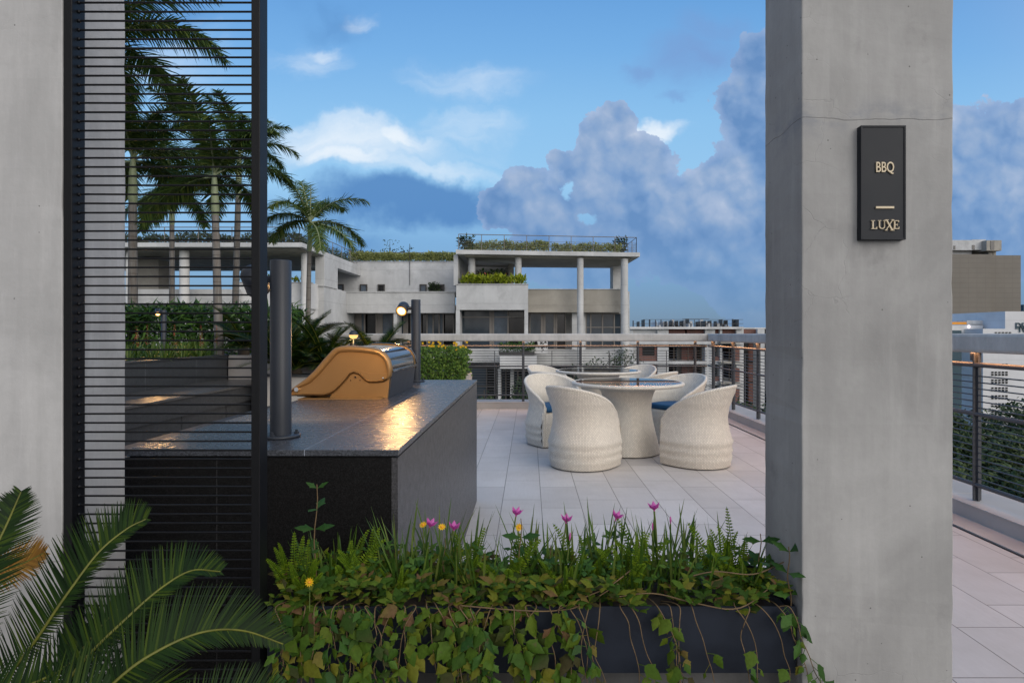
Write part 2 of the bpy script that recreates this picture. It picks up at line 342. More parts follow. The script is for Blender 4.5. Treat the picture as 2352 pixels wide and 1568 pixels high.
M['tower'] = claddin('white_panel', (.60, .61, .63), 9., 4.0, .25)
M['teal'] = claddin('teal_glass', (.02, .06, .085), 2.2, 3.6, .6)
def brick():
    m, k = newmat('red_brick'); o = k.n('ShaderNodeTexCoord').outputs['Object']; x, y, z = k.sep(o)
    b = k.n('ShaderNodeTexBrick'); k.put(b.inputs['Vector'], k.comb(k.m('ADD', x, y), z, 0.))
    for s_, val in (('Scale', 1.), ('Mortar Size', .02), ('Brick Width', .4), ('Row Height', .14)): b.inputs[s_].default_value = val
    b.inputs['Color1'].default_value = (.20, .065, .045, 1); b.inputs['Color2'].default_value = (.13, .045, .035, 1); b.inputs['Mortar'].default_value = (.2, .15, .13, 1)
    n = k.noise(o, .5, 6., .65)[0]
    finish(k, k.mix(k.rng(n, .4, .7, 0., .5), b.outputs[0], (.10, .055, .045)), .9); return m
M['brick'] = brick()
def emis(name, c, s):
    m, k = newmat(name); e = k.n('ShaderNodeEmission'); e.inputs[0].default_value = tuple(c)+(1,); e.inputs[1].default_value = s
    k.t.links.new(e.outputs[0], k.n('ShaderNodeOutputMaterial').inputs[0]); return m
M['lens'] = emis('lamp_lens', (1, .66, .27), 5.5); M['lensrim'] = emis('lamp_lens_rim', (1, .40, .07), 1.3)
M['globe'] = emis('globe_glow', (1, .60, .20), 1.5)
M['led'] = emis('led_strip', (1, .46, .20), 2.5)
M['amber'] = emis('amber_light', (1, .55, .08), 5.)
M['orange'] = plain('orange_band', (.75, .30, .02), .6)
M['ground'] = plain('city_ground', (.07, .075, .055), .95, 0, .5, .05)
M['bark2'] = M['bark']

# ---------------------------------------------------------------- mesh helper
class MB:
    def __init__(s): s.v = []; s.f = []; s.uv = {}; s.sm = set()
    def add(s, vs, fs, smooth=False, uvs=None):
        o = len(s.v); s.v.extend([tuple(a) for a in vs])
        for i, f in enumerate(fs):
            if smooth: s.sm.add(len(s.f))
            if uvs: s.uv[len(s.f)] = uvs[i]
            s.f.append(tuple(o+j for j in f))
    def box(s, x0, x1, y0, y1, z0, z1):
        x0, x1 = min(x0, x1), max(x0, x1); y0, y1 = min(y0, y1), max(y0, y1); z0, z1 = min(z0, z1), max(z0, z1)
        s.add([(x0, y0, z0), (x1, y0, z0), (x1, y1, z0), (x0, y1, z0), (x0, y0, z1), (x1, y0, z1), (x1, y1, z1), (x0, y1, z1)],
              [(0, 3, 2, 1), (4, 5, 6, 7), (0, 1, 5, 4), (1, 2, 6, 5), (2, 3, 7, 6), (3, 0, 4, 7)])
    def rbox(s, x0, x1, y0, y1, z0, z1, r=.004, seg=2):   # bevelled box
        bm = bmesh.new(); bmesh.ops.create_cube(bm, size=1)
        for v in bm.verts: v.co = Vector(((x0+x1)/2+v.co.x*(x1-x0), (y0+y1)/2+v.co.y*(y1-y0), (z0+z1)/2+v.co.z*(z1-z0)))
        bmesh.ops.bevel(bm, geom=bm.edges[:], offset=r, segments=seg, affect='EDGES', profile=.5)
        bm.verts.index_update(); s.add([v.co[:] for v in bm.verts], [[v.index for v in f.verts] for f in bm.faces]); bm.free()
    def pbox(s, x0, x1, y0, y1, d0, d1):              # front rectangle measured in the photograph at depth d0, carried back to d1
        s.box(wx(x0, d0), wx(x1, d0), d0, d1, wz(y1, d0), wz(y0, d0))
    def tube(s, pts, rad, n=8, cap=True, smooth=True):
        pts = [Vector(p) for p in pts]; k = len(pts); rads = rad if isinstance(rad, (list, tuple)) else [rad]*k
        vs = []; ref = Vector((0, 0, 1))
        for i, p in enumerate(pts):
            d = (pts[min(i+1, k-1)]-pts[max(i-1, 0)]).normalized()
            r = ref if abs(d.dot(ref)) < .95 else Vector((1, 0, 0))
            a = d.cross(r).normalized(); b = a.cross(d)
            if i and (a.dot(pa) < 0): pass
            pa = a
            for j in range(n):
                q = 2*math.pi*j/n; vs.append(p+(a*math.cos(q)+b*math.sin(q))*rads[i])
        fs = [(i*n+j, i*n+(j+1) % n, (i+1)*n+(j+1) % n, (i+1)*n+j) for i in range(k-1) for j in range(n)]
        s.add(vs, fs, smooth)
        if cap: s.add([vs[j] for j in range(n)], [tuple(range(n))]); s.add([vs[(k-1)*n+j] for j in range(n)], [tuple(reversed(range(n)))])
    def lathe(s, prof, c=(0, 0, 0), n=48, uvs=False, smooth=True):
        vs = []; k = len(prof); L = [0]
        for a, b in zip(prof, prof[1:]): L.append(L[-1]+math.dist(a, b))
        for r, z in prof:
            for j in range(n):
                q = 2*math.pi*j/n; vs.append((c[0]+r*math.cos(q), c[1]+r*math.sin(q), c[2]+z))
        fs = []; uu = []; rm = max(p[0] for p in prof)
        for i in range(k-1):
            for j in range(n):
                fs.append((i*n+j, i*n+(j+1) % n, (i+1)*n+(j+1) % n, (i+1)*n+j))
                a0, a1 = 2*math.pi*rm*j/n, 2*math.pi*rm*(j+1)/n
                uu.append(((a0, L[i]), (a1, L[i]), (a1, L[i+1]), (a0, L[i+1])))
        s.add(vs, fs, smooth, uu if uvs else None)
    def prism(s, poly, a0, a1, axis='y', smooth=False):   # poly in the other two axes
        def mk(p, a): return (p[0], a, p[1]) if axis == 'y' else ((a, p[0], p[1]) if axis == 'x' else (p[0], p[1], a))
        n = len(poly); vs = [mk(p, a0) for p in poly]+[mk(p, a1) for p in poly]
        s.add(vs, [tuple(range(n)), tuple(reversed(range(n, 2*n)))])
        s.add(vs, [(i, n+i, n+(i+1) % n, (i+1) % n) for i in range(n)], smooth)
    def rev(s, prof, o, axis, n=24):           # profile (radius, distance) turned about an axis
        o = Vector(o); a = Vector(axis).normalized(); u = a.cross(Vector((0, 0, 1)) if abs(a.z) < .95 else Vector((1, 0, 0))).normalized(); w = a.cross(u); k = len(prof)
        vs = [o+a*h+(u*math.cos(2*math.pi*j/n)+w*math.sin(2*math.pi*j/n))*r for r, h in prof for j in range(n)]
        s.add(vs, [(i*n+j, i*n+(j+1) % n, (i+1)*n+(j+1) % n, (i+1)*n+j) for i in range(k-1) for j in range(n)], True)
    def ball(s, c, r, sz=1., n=12, m=8, smooth=True):
        prof = [(max(1e-4, r*math.sin(math.pi*i/m)), -r*sz*math.cos(math.pi*i/m)) for i in range(m+1)]
        s.lathe(prof, c, n, smooth=smooth)
    def leaf(s, p, d, nrm, L, w, fold=.12, droop=.12):
        p = Vector(p); d = Vector(d).normalized(); sd = d.cross(Vector(nrm))
        if sd.length < 1e-3: sd = d.cross(Vector((.3, .5, .8)))
        sd.normalize(); up = sd.cross(d)
        b = p+d*L*.42+sd*w*.5-up*w*fold; c = p+d*L*.42-sd*w*.5-up*w*fold; tip = p+d*L-up*L*droop; mid = p+d*L*.5
        s.add([p, b, tip, c, mid], [(0, 1, 4), (1, 2, 4), (0, 4, 3), (4, 2, 3)])
    def lobed(s, p, d, nrm, L, w, kind='ivy', fold=.15, droop=.18):
        o = {'ivy': [(.03, .05), (.10, .22), (.24, .33), (.40, .50), (.46, .34), (.62, .30), (.84, .13)],
             'wed': [(.04, .03), (.24, .16), (.40, .30), (.50, .42), (.55, .27), (.76, .20), (.92, .07)]}[kind]
        p = Vector(p); d = Vector(d).normalized(); sd = d.cross(Vector(nrm))
        if sd.length < 1e-3: sd = d.cross(Vector((.3, .5, .8)))
        sd.normalize(); up = sd.cross(d); vs = []; k = len(o)
        def pt(a, b): return p+d*L*a+sd*w*b-up*(abs(b)*w*fold+L*droop*a*a)
        mids = [0., .35, .7, 1.]
        vs = [pt(a, 0) for a in mids]+[pt(a, b) for a, b in o]+[pt(a, -b) for a, b in o]
        fs = []
        for h in (4, 4+k):
            seq = [0, h, h+1, h+2, 1], [1, h+2, h+3, h+4, 2], [2, h+4, h+5, h+6, 3]
            for q in seq: fs.append(tuple(q) if h == 4 else tuple(reversed(q)))
        s.add(vs, fs, True)
    def blade(s, p, d, L, w, bend=.5, seg=4, down=(0, 0, -1), face=None, tp=2.2):
        p = Vector(p); d = Vector(d).normalized(); dn = Vector(down); vs = []
        side = (d.cross(Vector(face)) if face is not None else d.cross(Vector((0, 0, 1)))); 
        if side.length < 1e-3: side = Vector((1, 0, 0))
        side.normalize()
        for i in range(seg+1):
            q = i/seg; ww = w*.5*(1-q**tp)+.0002
            vs += [p+side*ww, p-side*ww]
            d = (d+dn*bend/seg).normalized(); p = p+d*(L/seg)
        s.add(vs, [(2*i, 2*i+1, 2*i+3, 2*i+2) for i in range(seg)], True)
    def build(s, name, mat, parent=None, local=False):
        me = bpy.data.meshes.new(name); off = Vector((0, 0, 0))
        if parent is not None and not local:
            off = Vector(parent.location); q = parent.parent
            while q is not None: off += Vector(q.location); q = q.parent
        me.from_pydata([tuple(Vector(a)-off) for a in s.v], [], s.f); me.update()
        if s.sm: me.polygons.foreach_set('use_smooth', [i in s.sm for i in range(len(s.f))])
        if s.uv:
            ul = me.uv_layers.new(name='UVMap'); buf = [0.]*(2*len(me.loops))
            for pl in me.polygons:
                u = s.uv.get(pl.index)
                if u:
                    for li, c in zip(pl.loop_indices, u): buf[2*li], buf[2*li+1] = c
            ul.data.foreach_set('uv', buf)
        me.materials.append(mat)
        o = bpy.data.objects.new(name, me); COL.objects.link(o)
        if parent is not None: o.parent = parent
        return o
def tag(o, label=None, cat=None, group=None, kind=None):
    if label: o['label'] = label
    if cat: o['category'] = cat
    if group: o['group'] = group
    if kind: o['kind'] = kind
    return o
def thing(name, label, cat, loc=(0, 0, 0), group=None, kind='thing', rz=0):
    o = bpy.data.objects.new(name, None); COL.objects.link(o); o.location = loc; o.rotation_euler = (0, 0, rz); o.empty_display_size = .1
    return tag(o, label, cat, group, kind)
def copy_tree(o, parent=None):
    c = o.copy(); COL.objects.link(c)
    if parent is not None: c.parent = parent
    for ch in list(o.children): copy_tree(ch, c)
    return c
def one(mb, name, mat, label, cat, group=None, kind='thing', loc=None):   # a thing that is one mesh
    if loc is not None: mb.v = [tuple(Vector(a)-Vector(loc)) for a in mb.v]
    o = mb.build(name, mat)
    if loc is not None: o.location = loc
    return tag(o, label, cat, group, kind)
def struct(mb, name, mat):
    o = mb.build(name, mat); o['kind'] = 'structure'; return o
rnd = random.Random(7)
def U(a, b): return rnd.uniform(a, b)
def bez(p0, p1, p2, n=10):
    return [p0*(1-q)**2+p1*2*q*(1-q)+p2*q*q for q in [i/n for i in range(n+1)]]
def crom(pts, n=8):
    pts = [Vector(p) for p in pts]; out = []
    e = [pts[0]*2-pts[1]]+pts+[pts[-1]*2-pts[-2]]
    for i in range(1, len(e)-2):
        for j in range(n):
            q = j/n; a, b, c, d = e[i-1], e[i], e[i+1], e[i+2]
            out.append(.5*((2*b)+(c-a)*q+(2*a-5*b+4*c-d)*q*q+(3*b-a-3*c+d)*q**3))
    out.append(pts[-1]); return out
# ================================================================ terrace
b = MB(); b.box(-14, 3.55, -1.5, 10.66, -.45, 0); b.box(-14, -3.4, 10.66, 17, -.45, 0); struct(b, 'terrace_floor', M['tile'])
b = MB(); b.box(-9000, 9000, -3000, 15000, -30.5, -30); struct(b, 'ground', M['ground'])

# ---- concrete columns with slightly ragged edges
def column(name, mat, x0, x1, y0, y1, z0, z1, label, seed):
    r = random.Random(seed); bm = bmesh.new(); bmesh.ops.create_cube(bm, size=1)
    for v in bm.verts: v.co = Vector(((x0+x1)/2+v.co.x*(x1-x0), (y0+y1)/2+v.co.y*(y1-y0), (z0+z1)/2+v.co.z*(z1-z0)))
    ve = [e for e in bm.edges if abs(e.verts[0].co.z-e.verts[1].co.z) > .5]
    bmesh.ops.bevel(bm, geom=ve, offset=.0035, segments=2, affect='EDGES', profile=.5)
    ve = [e for e in bm.edges if abs(e.verts[0].co.z-e.verts[1].co.z) > .5]
    bmesh.ops.subdivide_edges(bm, edges=ve, cuts=110, use_grid_fill=True)
    cx, cy = (x0+x1)/2, (y0+y1)/2
    for v in bm.verts:
        n = mnoise.noise(Vector((v.co.x*3+seed, v.co.y*3, v.co.z*14)))*.0022+mnoise.noise(Vector((seed, v.co.y, v.co.z*45)))*.0011
        q = 1.6 if n < -.0012 else .6
        v.co.x += n*q*(1 if v.co.x > cx else -1); v.co.y += n*.5*(1 if v.co.y > cy else -1)
    me = bpy.data.meshes.new(name); bm.to_mesh(me); bm.free(); me.materials.append(mat)
    o = bpy.data.objects.new(name, me); COL.objects.link(o)
    return tag(o, label, 'column', 'terrace columns', 'thing')
YC = 1.5
column('concrete_column', M['col'], .6915, 1.0745, YC, YC+.235, .0, 3.6, 'fair faced grey concrete column carrying the dark BBQ sign', 3)
column('concrete_column', M['coll'], -1.75, -1.182, YC, YC+.235, .0, 3.6, 'pale concrete column behind the black wire screen and cycad', 11)

# ---- sign
def text_curve(txt, parent, loc, size, mat, name, xs=1., off=0., ext=.0016):
    cu = bpy.data.curves.new(name, 'FONT'); cu.body = txt; cu.size = size; cu.align_x = 'CENTER'; cu.extrude = ext; cu.offset = off
    tmp = bpy.data.objects.new('lettering', cu); COL.objects.link(tmp); dg = bpy.context.evaluated_depsgraph_get(); me = bpy.data.meshes.new_from_object(tmp.evaluated_get(dg)); bpy.data.objects.remove(tmp)
    me.materials.clear(); me.materials.append(mat); o = bpy.data.objects.new(name, me); COL.objects.link(o); o.parent = parent
    o.location = loc; o.rotation_euler = (R(90), 0, 0); o.scale = (xs, 1, 1); return o
def sign():
    x0, x1, z0, z1 = .831, .944, 1.535, 1.821
    yf = YC-.016
    s = thing('wall_sign', 'charcoal sign plate with gold BBQ lettering on the concrete column', 'sign', ((x0+x1)/2, YC, z0))
    b = MB(); b.rbox(x0, x1, yf, YC+.004, z0, z1, .0015); b.build('sign_board', M['sign'], s)
    b = MB(); w = .0045                       # raised rim
    for q in ((x0, x0+w, z0, z1), (x1-w, x1, z0, z1), (x0+w, x1-w, z0, z0+w), (x0+w, x1-w, z1-w, z1)):
        b.box(q[0]+.0004, q[1]-.0004, yf-.0022, yf+.001, q[2]+.0004, q[3]-.0004)
    b.build('sign_rim', M['sign'], s)
    cx = .8905
    text_curve('BBQ', s, (cx-s.location.x, yf-.002-YC, 1.3+(766-396)/F*1.484-z0), .0365, M['brass'], 'lettering', .66, .0002)
    b = MB(); b.box(cx-.0225, cx+.0225, yf-.004, yf+.001, 1.6127, 1.6180); b.build('divider_bar', M['brass'], s)
    # serif capitals
    b = MB(); y0, y1 = yf-.0042, yf+.001; zb = 1.3+(766-526)/F*1.484; h = .0205
    def bar(xa, xb, za, zc): b.box(cx+xa, cx+xb, y0, y1, zb+za, zb+zc)
    def poly(pts, e=0.): b.prism([(cx+p, zb+q) for p, q in pts], y0-e, y1, 'y')
    bar(-.0318, -.0287, .0009, h); bar(-.0345, -.0260, h-.0011, h+.0006); bar(-.0345, -.0200, -.0006, .0012); poly([(-.0200, .0012), (-.0200, .0058), (-.0222, .0012)])
    bar(-.0151, -.0127, .006, h); bar(-.0176, -.0098, h-.0010, h+.0006); bar(-.0020, -.0007, .006, h); bar(-.0042, .0012, h-.0010, h+.0007)
    ol = [(-.0152, .006), (-.0145, .0025), (-.0115, .0003), (-.0078, -.0007), (-.004, .0002), (-.0015, .0025), (-.0005, .006)]
    il = [(-.0022, .006), (-.0030, .0035), (-.0050, .0018), (-.0078, .0012), (-.0102, .0020), (-.0119, .0040), (-.0124, .006)]
    poly(ol+il, .0001)
    X = .0105; hh = .0265; zo = -.004
    poly([(X-.0093, zo+hh), (X-.0055, zo+hh), (X+.0100, zo), (X+.0058, zo)], .0002)
    poly([(X+.0075, zo+hh), (X+.0093, zo+hh), (X-.0075, zo), (X-.0095, zo)], .0004)
    for q in ((X-.0115, X-.002, hh-.001, hh+.0003), (X+.0050, X+.0115, hh-.001, hh+.0005), (X-.0115, X-.0050, -.0003, .001), (X+.0030, X+.0125, -.0005, .001)): b.box(cx+q[0], cx+q[1], y0-.0006, y1, zb+zo+q[2], zb+zo+q[3])
    bar(.0225, .0253, .0010, h); bar(.0204, .0345, h-.0012, h+.0004); bar(.0204, .0352, -.0006, .0012); bar(.0258, .0315, .0094, .0109)
    bar(.0332, .0345, h-.0045, h-.0012); bar(.0338, .0352, .0012, .005); bar(.0304, .0315, .0075, .0128)
    b.build('lettering', M['brass'], s)
sign()

# ---- black wire screen between the left column and the planter
def screen():
    x0, x1 = -1.181, -.682; y0, y1 = YC, YC+.045; z0, z1 = .16, 2.75
    s = thing('wire_screen', 'tall black metal screen of thin horizontal rods beside the pale column', 'screen', ((x0+x1)/2, y0, z0))
    b = MB(); b.rbox(x0+.001, x0+.023, y0, y1, z0, z1, .0015); b.build('post', M['black'], s)
    b = MB(); b.rbox(x1-.022, x1, y0, y1, z0, z1, .0015); b.build('post', M['black'], s)
    b = MB(); z = z0+.02; r = random.Random(5)
    while z < z1-.02:
        dz = r.uniform(-.0006, .0006); dy = r.uniform(-.0006, .0006)
        b.tube([(x0+.022, y0+.022, z+dz), ((x0+x1)/2, y0+.022+dy, z-dz*.6), (x1-.021, y0+.022, z)], .0026, 6); z += .02345
    b.build('rod_panel', M['black'], s)
    b = MB(); z = z0+.02
    while z < z1-.02: b.ball((x0+.0245, y0+.022, z), .0048, 1., 6, 4); z += .02345
    b.build('weld_bead_row', M['black'], s)
    b = MB(); b.box(x0+.023, x1-.022, y0+.002, y1-.002, z0, z0+.03); b.build('bottom_rail', M['black'], s)
    b = MB(); b.box(x0+.023, x1-.022, y0+.002, y1-.002, z1-.03, z1); b.build('top_rail', M['black'], s)
screen()

# ---- barbecue counter
def counter():
    x0, x1, y0, y1, zt = -1.256, -.405, 1.834, 4.62, .94
    c = thing('barbecue_counter', 'dark granite barbecue counter with leathered top carrying grill and lamps', 'counter', ((x0+x1)/2, (y0+y1)/2, 0))
    b = MB(); b.rbox(x0, x1, y0, y1, zt-.019, zt, .0012, 1); b.build('countertop', granite('sky_toned_leathered_top', (.056, .062, .075), .28, .55, .75, ((1, -.75), (0, .135), (1, .35))), c)  # bluish sky reflection put into the base colour of the slab
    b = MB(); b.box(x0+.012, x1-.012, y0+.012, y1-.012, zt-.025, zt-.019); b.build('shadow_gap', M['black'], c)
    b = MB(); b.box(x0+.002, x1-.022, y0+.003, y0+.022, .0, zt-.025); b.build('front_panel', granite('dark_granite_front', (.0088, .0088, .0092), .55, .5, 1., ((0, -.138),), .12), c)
    b = MB(); b.box(x1-.0215, x1-.002, y0+.0035, y1-.003, .0, zt-.025); b.build('side_panel', granite('sky_toned_granite_side', (.048, .048, .053), .36, .55, 1.), c)  # sky sheen put into the colour, paler than the other panels
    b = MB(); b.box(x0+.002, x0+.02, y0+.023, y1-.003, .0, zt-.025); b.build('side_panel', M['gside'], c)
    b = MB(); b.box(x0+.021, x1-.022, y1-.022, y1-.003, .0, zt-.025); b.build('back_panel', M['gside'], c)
counter()

# ---- barbecue with hinged hood, seen from its end
def grill():
    yn, yf = 3.29, 4.01
    def g(cx, cy): return (wx(516.8+cx*.2563, yn), wz(660.3+cy*.2563, yn))
    s = thing('barbecue_grill', 'bronze ended barbecue with glossy black hood on the granite counter', 'barbecue', (-1.03, (yn+yf)/2, .94))
    O = [(560, 975), (560, 930), (600, 898), (650, 862), (720, 812), (800, 735), (880, 640), (950, 562), (985, 536), (1030, 523), (1120, 520), (1220, 526), (1320, 538), (1390, 556), (1445, 598), (1478, 652), (1494, 735),
         (1486, 790), (1462, 826), (1420, 850), (1360, 858), (1285, 857), (1245, 838), (1215, 806), (1188, 782), (1150, 772), (1122, 784), (1098, 818), (1050, 872), (990, 932), (940, 962), (880, 978), (700, 976)]
    O = [g(*p) for p in O]; n = len(O); wd = [.010]*n
    for i in range(4, 17): wd[i] = .030
    wd[3] = .018; wd[16] = .026; wd[17] = .018
    def inset(Pl, ws):
        out = []
        for i in range(n):
            a, p, c = Vector(Pl[i-1]), Vector(Pl[i]), Vector(Pl[(i+1) % n])
            e1 = (p-a).normalized(); e2 = (c-p).normalized(); nn = Vector((e1.y, -e1.x))+Vector((e2.y, -e2.x)); nn.normalize()
            out.append(tuple(p+nn*ws[i]))
        return out
    I = inset(O, wd); I2 = inset(O, [w+.006 for w in wd]); E = inset(O, [.011]*n); E0 = inset(O, [.002]*n)
    def cap(y, sg):
        b = MB(); ring = [(E0, y+.007*sg), (E, y), (I, y), (I2, y+.020*sg)]; loops = []
        back = [(p[0], y+.030*sg, p[1]) for p in O]
        vs = list(back)
        for pl, yy in ring: vs += [(p[0], yy, p[1]) for p in pl]
        fs = []
        for k in range(4):
            for i in range(n):
                j = (i+1) % n; q = (k*n+i, k*n+j, (k+1)*n+j, (k+1)*n+i); fs.append(q if sg > 0 else q[::-1])
        b.add(vs, fs, True)
        b.add([(p[0], y+.020*sg, p[1]) for p in I2], [tuple(range(n))]); b.add([(p[0], y+.030*sg, p[1]) for p in O], [tuple(range(n))])
        return b
    for y, sg in ((yn, 1), (yf, -1)):
        e = cap(y, sg).build('hood_end', M['bronze'], s)
        if sg > 0:
            kb = MB(); q = g(1412, 812); kb.ball((q[0], yn+.006, q[1]), .006, 1, 10, 6); kb.build('rivet', M['chrome'], e)
    # hood skin between the ends
    up = O[1:18]; vs = []; fs = []; ins = inset(O, [.005]*n)[1:18]
    b = MB(); m_ = len(up)
    for p in ins: vs += [(p[0], yn+.028, p[1]), (p[0], yf-.028, p[1])]
    for p in inset(O, [.012]*n)[1:18]: vs += [(p[0], yn+.028, p[1]), (p[0], yf-.028, p[1])]
    for i in range(m_-1): fs += [(2*i, 2*i+1, 2*i+3, 2*i+2), (2*m_+2*i, 2*m_+2*i+2, 2*m_+2*i+3, 2*m_+2*i+1)]
    b.add(vs, fs, True); b.build('hood', M['hood'], s)
    b = MB(); pts = [(p[0]-.001, yf+.001, p[1]) for p in O[8:18]]; b.tube(pts, .006, 8); b.build('hood_edge_bead', M['hood'], s)
    q = g(1490, 752); b = MB(); b.rbox(q[0]-.012, q[0]+.006, yn+.028, yf-.005, q[1]-.006, q[1]+.006, .002); b.build('hood_lip', M['hood'], s)
    fp = [g(*p) for p in ((925, 992), (1452, 992), (1462, 900), (1472, 770), (1400, 770), (1300, 770), (1150, 735), (1060, 800), (1000, 890))]
    b = MB(); b.prism(fp, yn+.014, yn+.03, 'y'); pl = b.build('firebox_end', M['bronze'], s)
    kb = MB(); q = g(1163, 800); kb.tube([(q[0], yn+.010, q[1]), (q[0], yn+.016, q[1])], .009, 14); kb.build('hinge_boss', M['bronze'], pl)
    kb = MB(); q = g(1163, 803); kb.tube([(q[0], yn+.009, q[1]), (q[0], yn+.016, q[1])], .0055, 12)
    kb.build('screw_hole', M['hood'], pl)
    for c in ((1120, 832), (1204, 832)): kb = MB(); q = g(*c); kb.tube([(q[0], yn+.0125, q[1]), (q[0], yn+.016, q[1])], .003, 8); kb.build('screw_hole', M['hood'], pl)
    bp = [g(*p) for p in ((925, 992), (1456, 992), (1488, 760), (1400, 770), (1000, 890))]
    b = MB(); b.prism([(p[0], p[1]) for p in bp], yn+.031, yf-.012, 'y'); b.build('firebox', M['box'], s)
    b = MB(); x0, _ = g(690, 0); x1, _ = g(1425, 0); b.rbox(x0, x1, yn-.07, yf+.03, .9405, .9445, .001, 1); b.build('mounting_flange', M['bronze'], s)
    z = g(0, 992)[1]
    for c in (790, 1385):
        b = MB(); q = g(c, 992)[0]; b.box(q-.02, q+.02, yn+.0, yn+.04, .9445, z+.001); b.build('foot', M['bronze'], s)
    b = MB(); q = g(640, 912); b.tube([(q[0], yn-.004, q[1]), (q[0], yf+.004, q[1])], .012, 14); b.build('handle', M['chrome'], s)
    b = MB(); q = g(690, 965); b.rbox(q[0]-.04, q[0]+.3, yn+.03, yf-.03, .947, .957, .002); b.build('drip_tray', M['box'], s)
grill()

# ---- post lamps
def spot(name, parent, loc, tgt, e, ang, col=(1, .55, .20), blend=.6, r=.025):
    l = bpy.data.lights.new(name, 'SPOT'); l.energy = e; l.color = col; l.spot_size = R(ang); l.spot_blend = blend; l.shadow_soft_size = r
    o = bpy.data.objects.new(name, l); COL.objects.link(o)
    off = Vector(parent.location); o.parent = parent; o.location = Vector(loc)-off
    o.rotation_euler = (Vector(loc)-Vector(tgt)).to_track_quat('Z', 'Y').to_euler(); return o
def post_lamp(x, y, zb, zt, hc, ax, label, energy, tgt, hl=.125, ang=80, lens=True, rr=.035, group='post spotlights'):
    s = thing('post_lamp', label, 'lamp', (x, y, zb), group)
    b = MB(); b.lathe([(rr, zb+.008), (rr, zt-.002), (rr-.002, zt), (.0005, zt)], (x, y, 0), 32); b.build('pole', M['grey'], s)
    b = MB(); b.lathe([(.0005, zb+.001), (.066, zb+.001), (.066, zb+.007), (.063, zb+.010), (rr, zb+.010)], (x, y, 0), 36); bp = b.build('base_plate', M['grey'], s)
    for q in (20, 140, 260):
        k = MB(); px, py = x+.051*math.cos(R(q)), y+.051*math.sin(R(q)); k.lathe([(.009, zb+.010), (.009, zb+.016), (.005, zb+.016), (.005, zb+.024), (.0003, zb+.025)], (px, py, 0), 6, smooth=False); k.build('bolt', M['grey'], bp)
    a = Vector(ax).normalized(); hc = Vector(hc); r = .042
    b = MB(); p0 = hc-a*hl*.5; prof = [(-.0, .0005), (.003, r*.55), (.010, r*.86), (.022, r), (hl*.6, r), (hl, r), (hl+.001, r-.003), (hl-.014, r-.004)]
    b.rev([(w, q) for q, w in prof], p0, a); hd = b.build('lamp_head', M['grey'], s)
    if lens:
        k = MB(); e = hc+a*(hl*.5-.008); k.tube([e, e+a*.004], (r-.004)*.74, 20); k.build('lens', M['lens'], hd); k = MB(); k.tube([e-a*.001, e+a*.003], r-.004, 20); k.build('lens_rim', M['lensrim'], hd)
    b = MB(); v = Vector((x, y, hc.z))
    b.tube([v+(hc-v).normalized()*rr*.7, hc+(v-hc).normalized()*r*.6], .013, 14); b.build('bracket', M['grey'], s)
    if energy: spot('lamp_light', s, hc+a*(hl*.5+.006), tgt, energy, ang)
    return s
post_lamp(-.866, 2.066, .94, 1.555, (-.965, 2.085, 1.49), (-.10, .80, -.62), 'charcoal post lamp bolted to the counter corner, head turned to the grill', 42., (-1.0, 3.3, 1.05), .10, 105)
post_lamp(-.850, 4.45, .94, 1.555, (-.945, 4.44, 1.49), (-.08, -.86, -.50), 'lit charcoal post lamp at the far end of the counter', 15., (-.70, 3.1, .94), .10, 105)

# ---- planter between screen and column
def planter():
    x0, x1, y0, y1, z0, z1 = -.672, .686, YC+.02, YC+.30, .43, .60
    s = thing('metal_planter', 'long dark metal planter trailing leaves between screen and column', 'planter', ((x0+x1)/2, y0, z0))
    b = MB(); w = .004; xm = x0+.45
    b.box(x0, xm-.0015, y0, y0+w, z0, z1); b.box(xm+.0015, x1, y0, y0+w, z0, z1)
    b.box(x0, x1, y1-w, y1, z0, z1); b.box(x0, x0+w, y0+w, y1-w, z0, z1); b.box(x1-w, x1, y0+w, y1-w, z0, z1); b.box(x0+w, x1-w, y0+w, y1-w, z0, z0+.01)
    b.build('planter_box', M['planter'], s)
    b = MB(); nx, ny = 70, 14
    vs = [(x0+.005+(x1-x0-.01)*i/nx, y0+.005+(y1-y0-.01)*j/ny, z1-.022+mnoise.noise(Vector((i*.6, j*.6, 0)))*.012) for j in range(ny+1) for i in range(nx+1)]
    b.add(vs, [(j*(nx+1)+i, j*(nx+1)+i+1, (j+1)*(nx+1)+i+1, (j+1)*(nx+1)+i) for j in range(ny) for i in range(nx)], True); b.build('soil', M['soil'], s)
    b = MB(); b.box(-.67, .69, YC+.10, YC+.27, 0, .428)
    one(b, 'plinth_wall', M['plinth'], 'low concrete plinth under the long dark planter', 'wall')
planter()
b = MB(); b.box(-3, 3.5, .4, YC+.04, -.02, .012); one(b, 'plant_bed_soil', M['soil'], 'dark planting soil below the cycad and planter', 'soil', kind='structure')
b = MB(); b.box(-3.55, -3.2, -3.5, 4.3, 0, 6.2); one(b, 'light_shaping_wall', M['coll'], 'unseen tall pale concrete wall added left of the terrace to shape light', 'wall')  # unseen wall added to cut sky and bounce light onto the right column
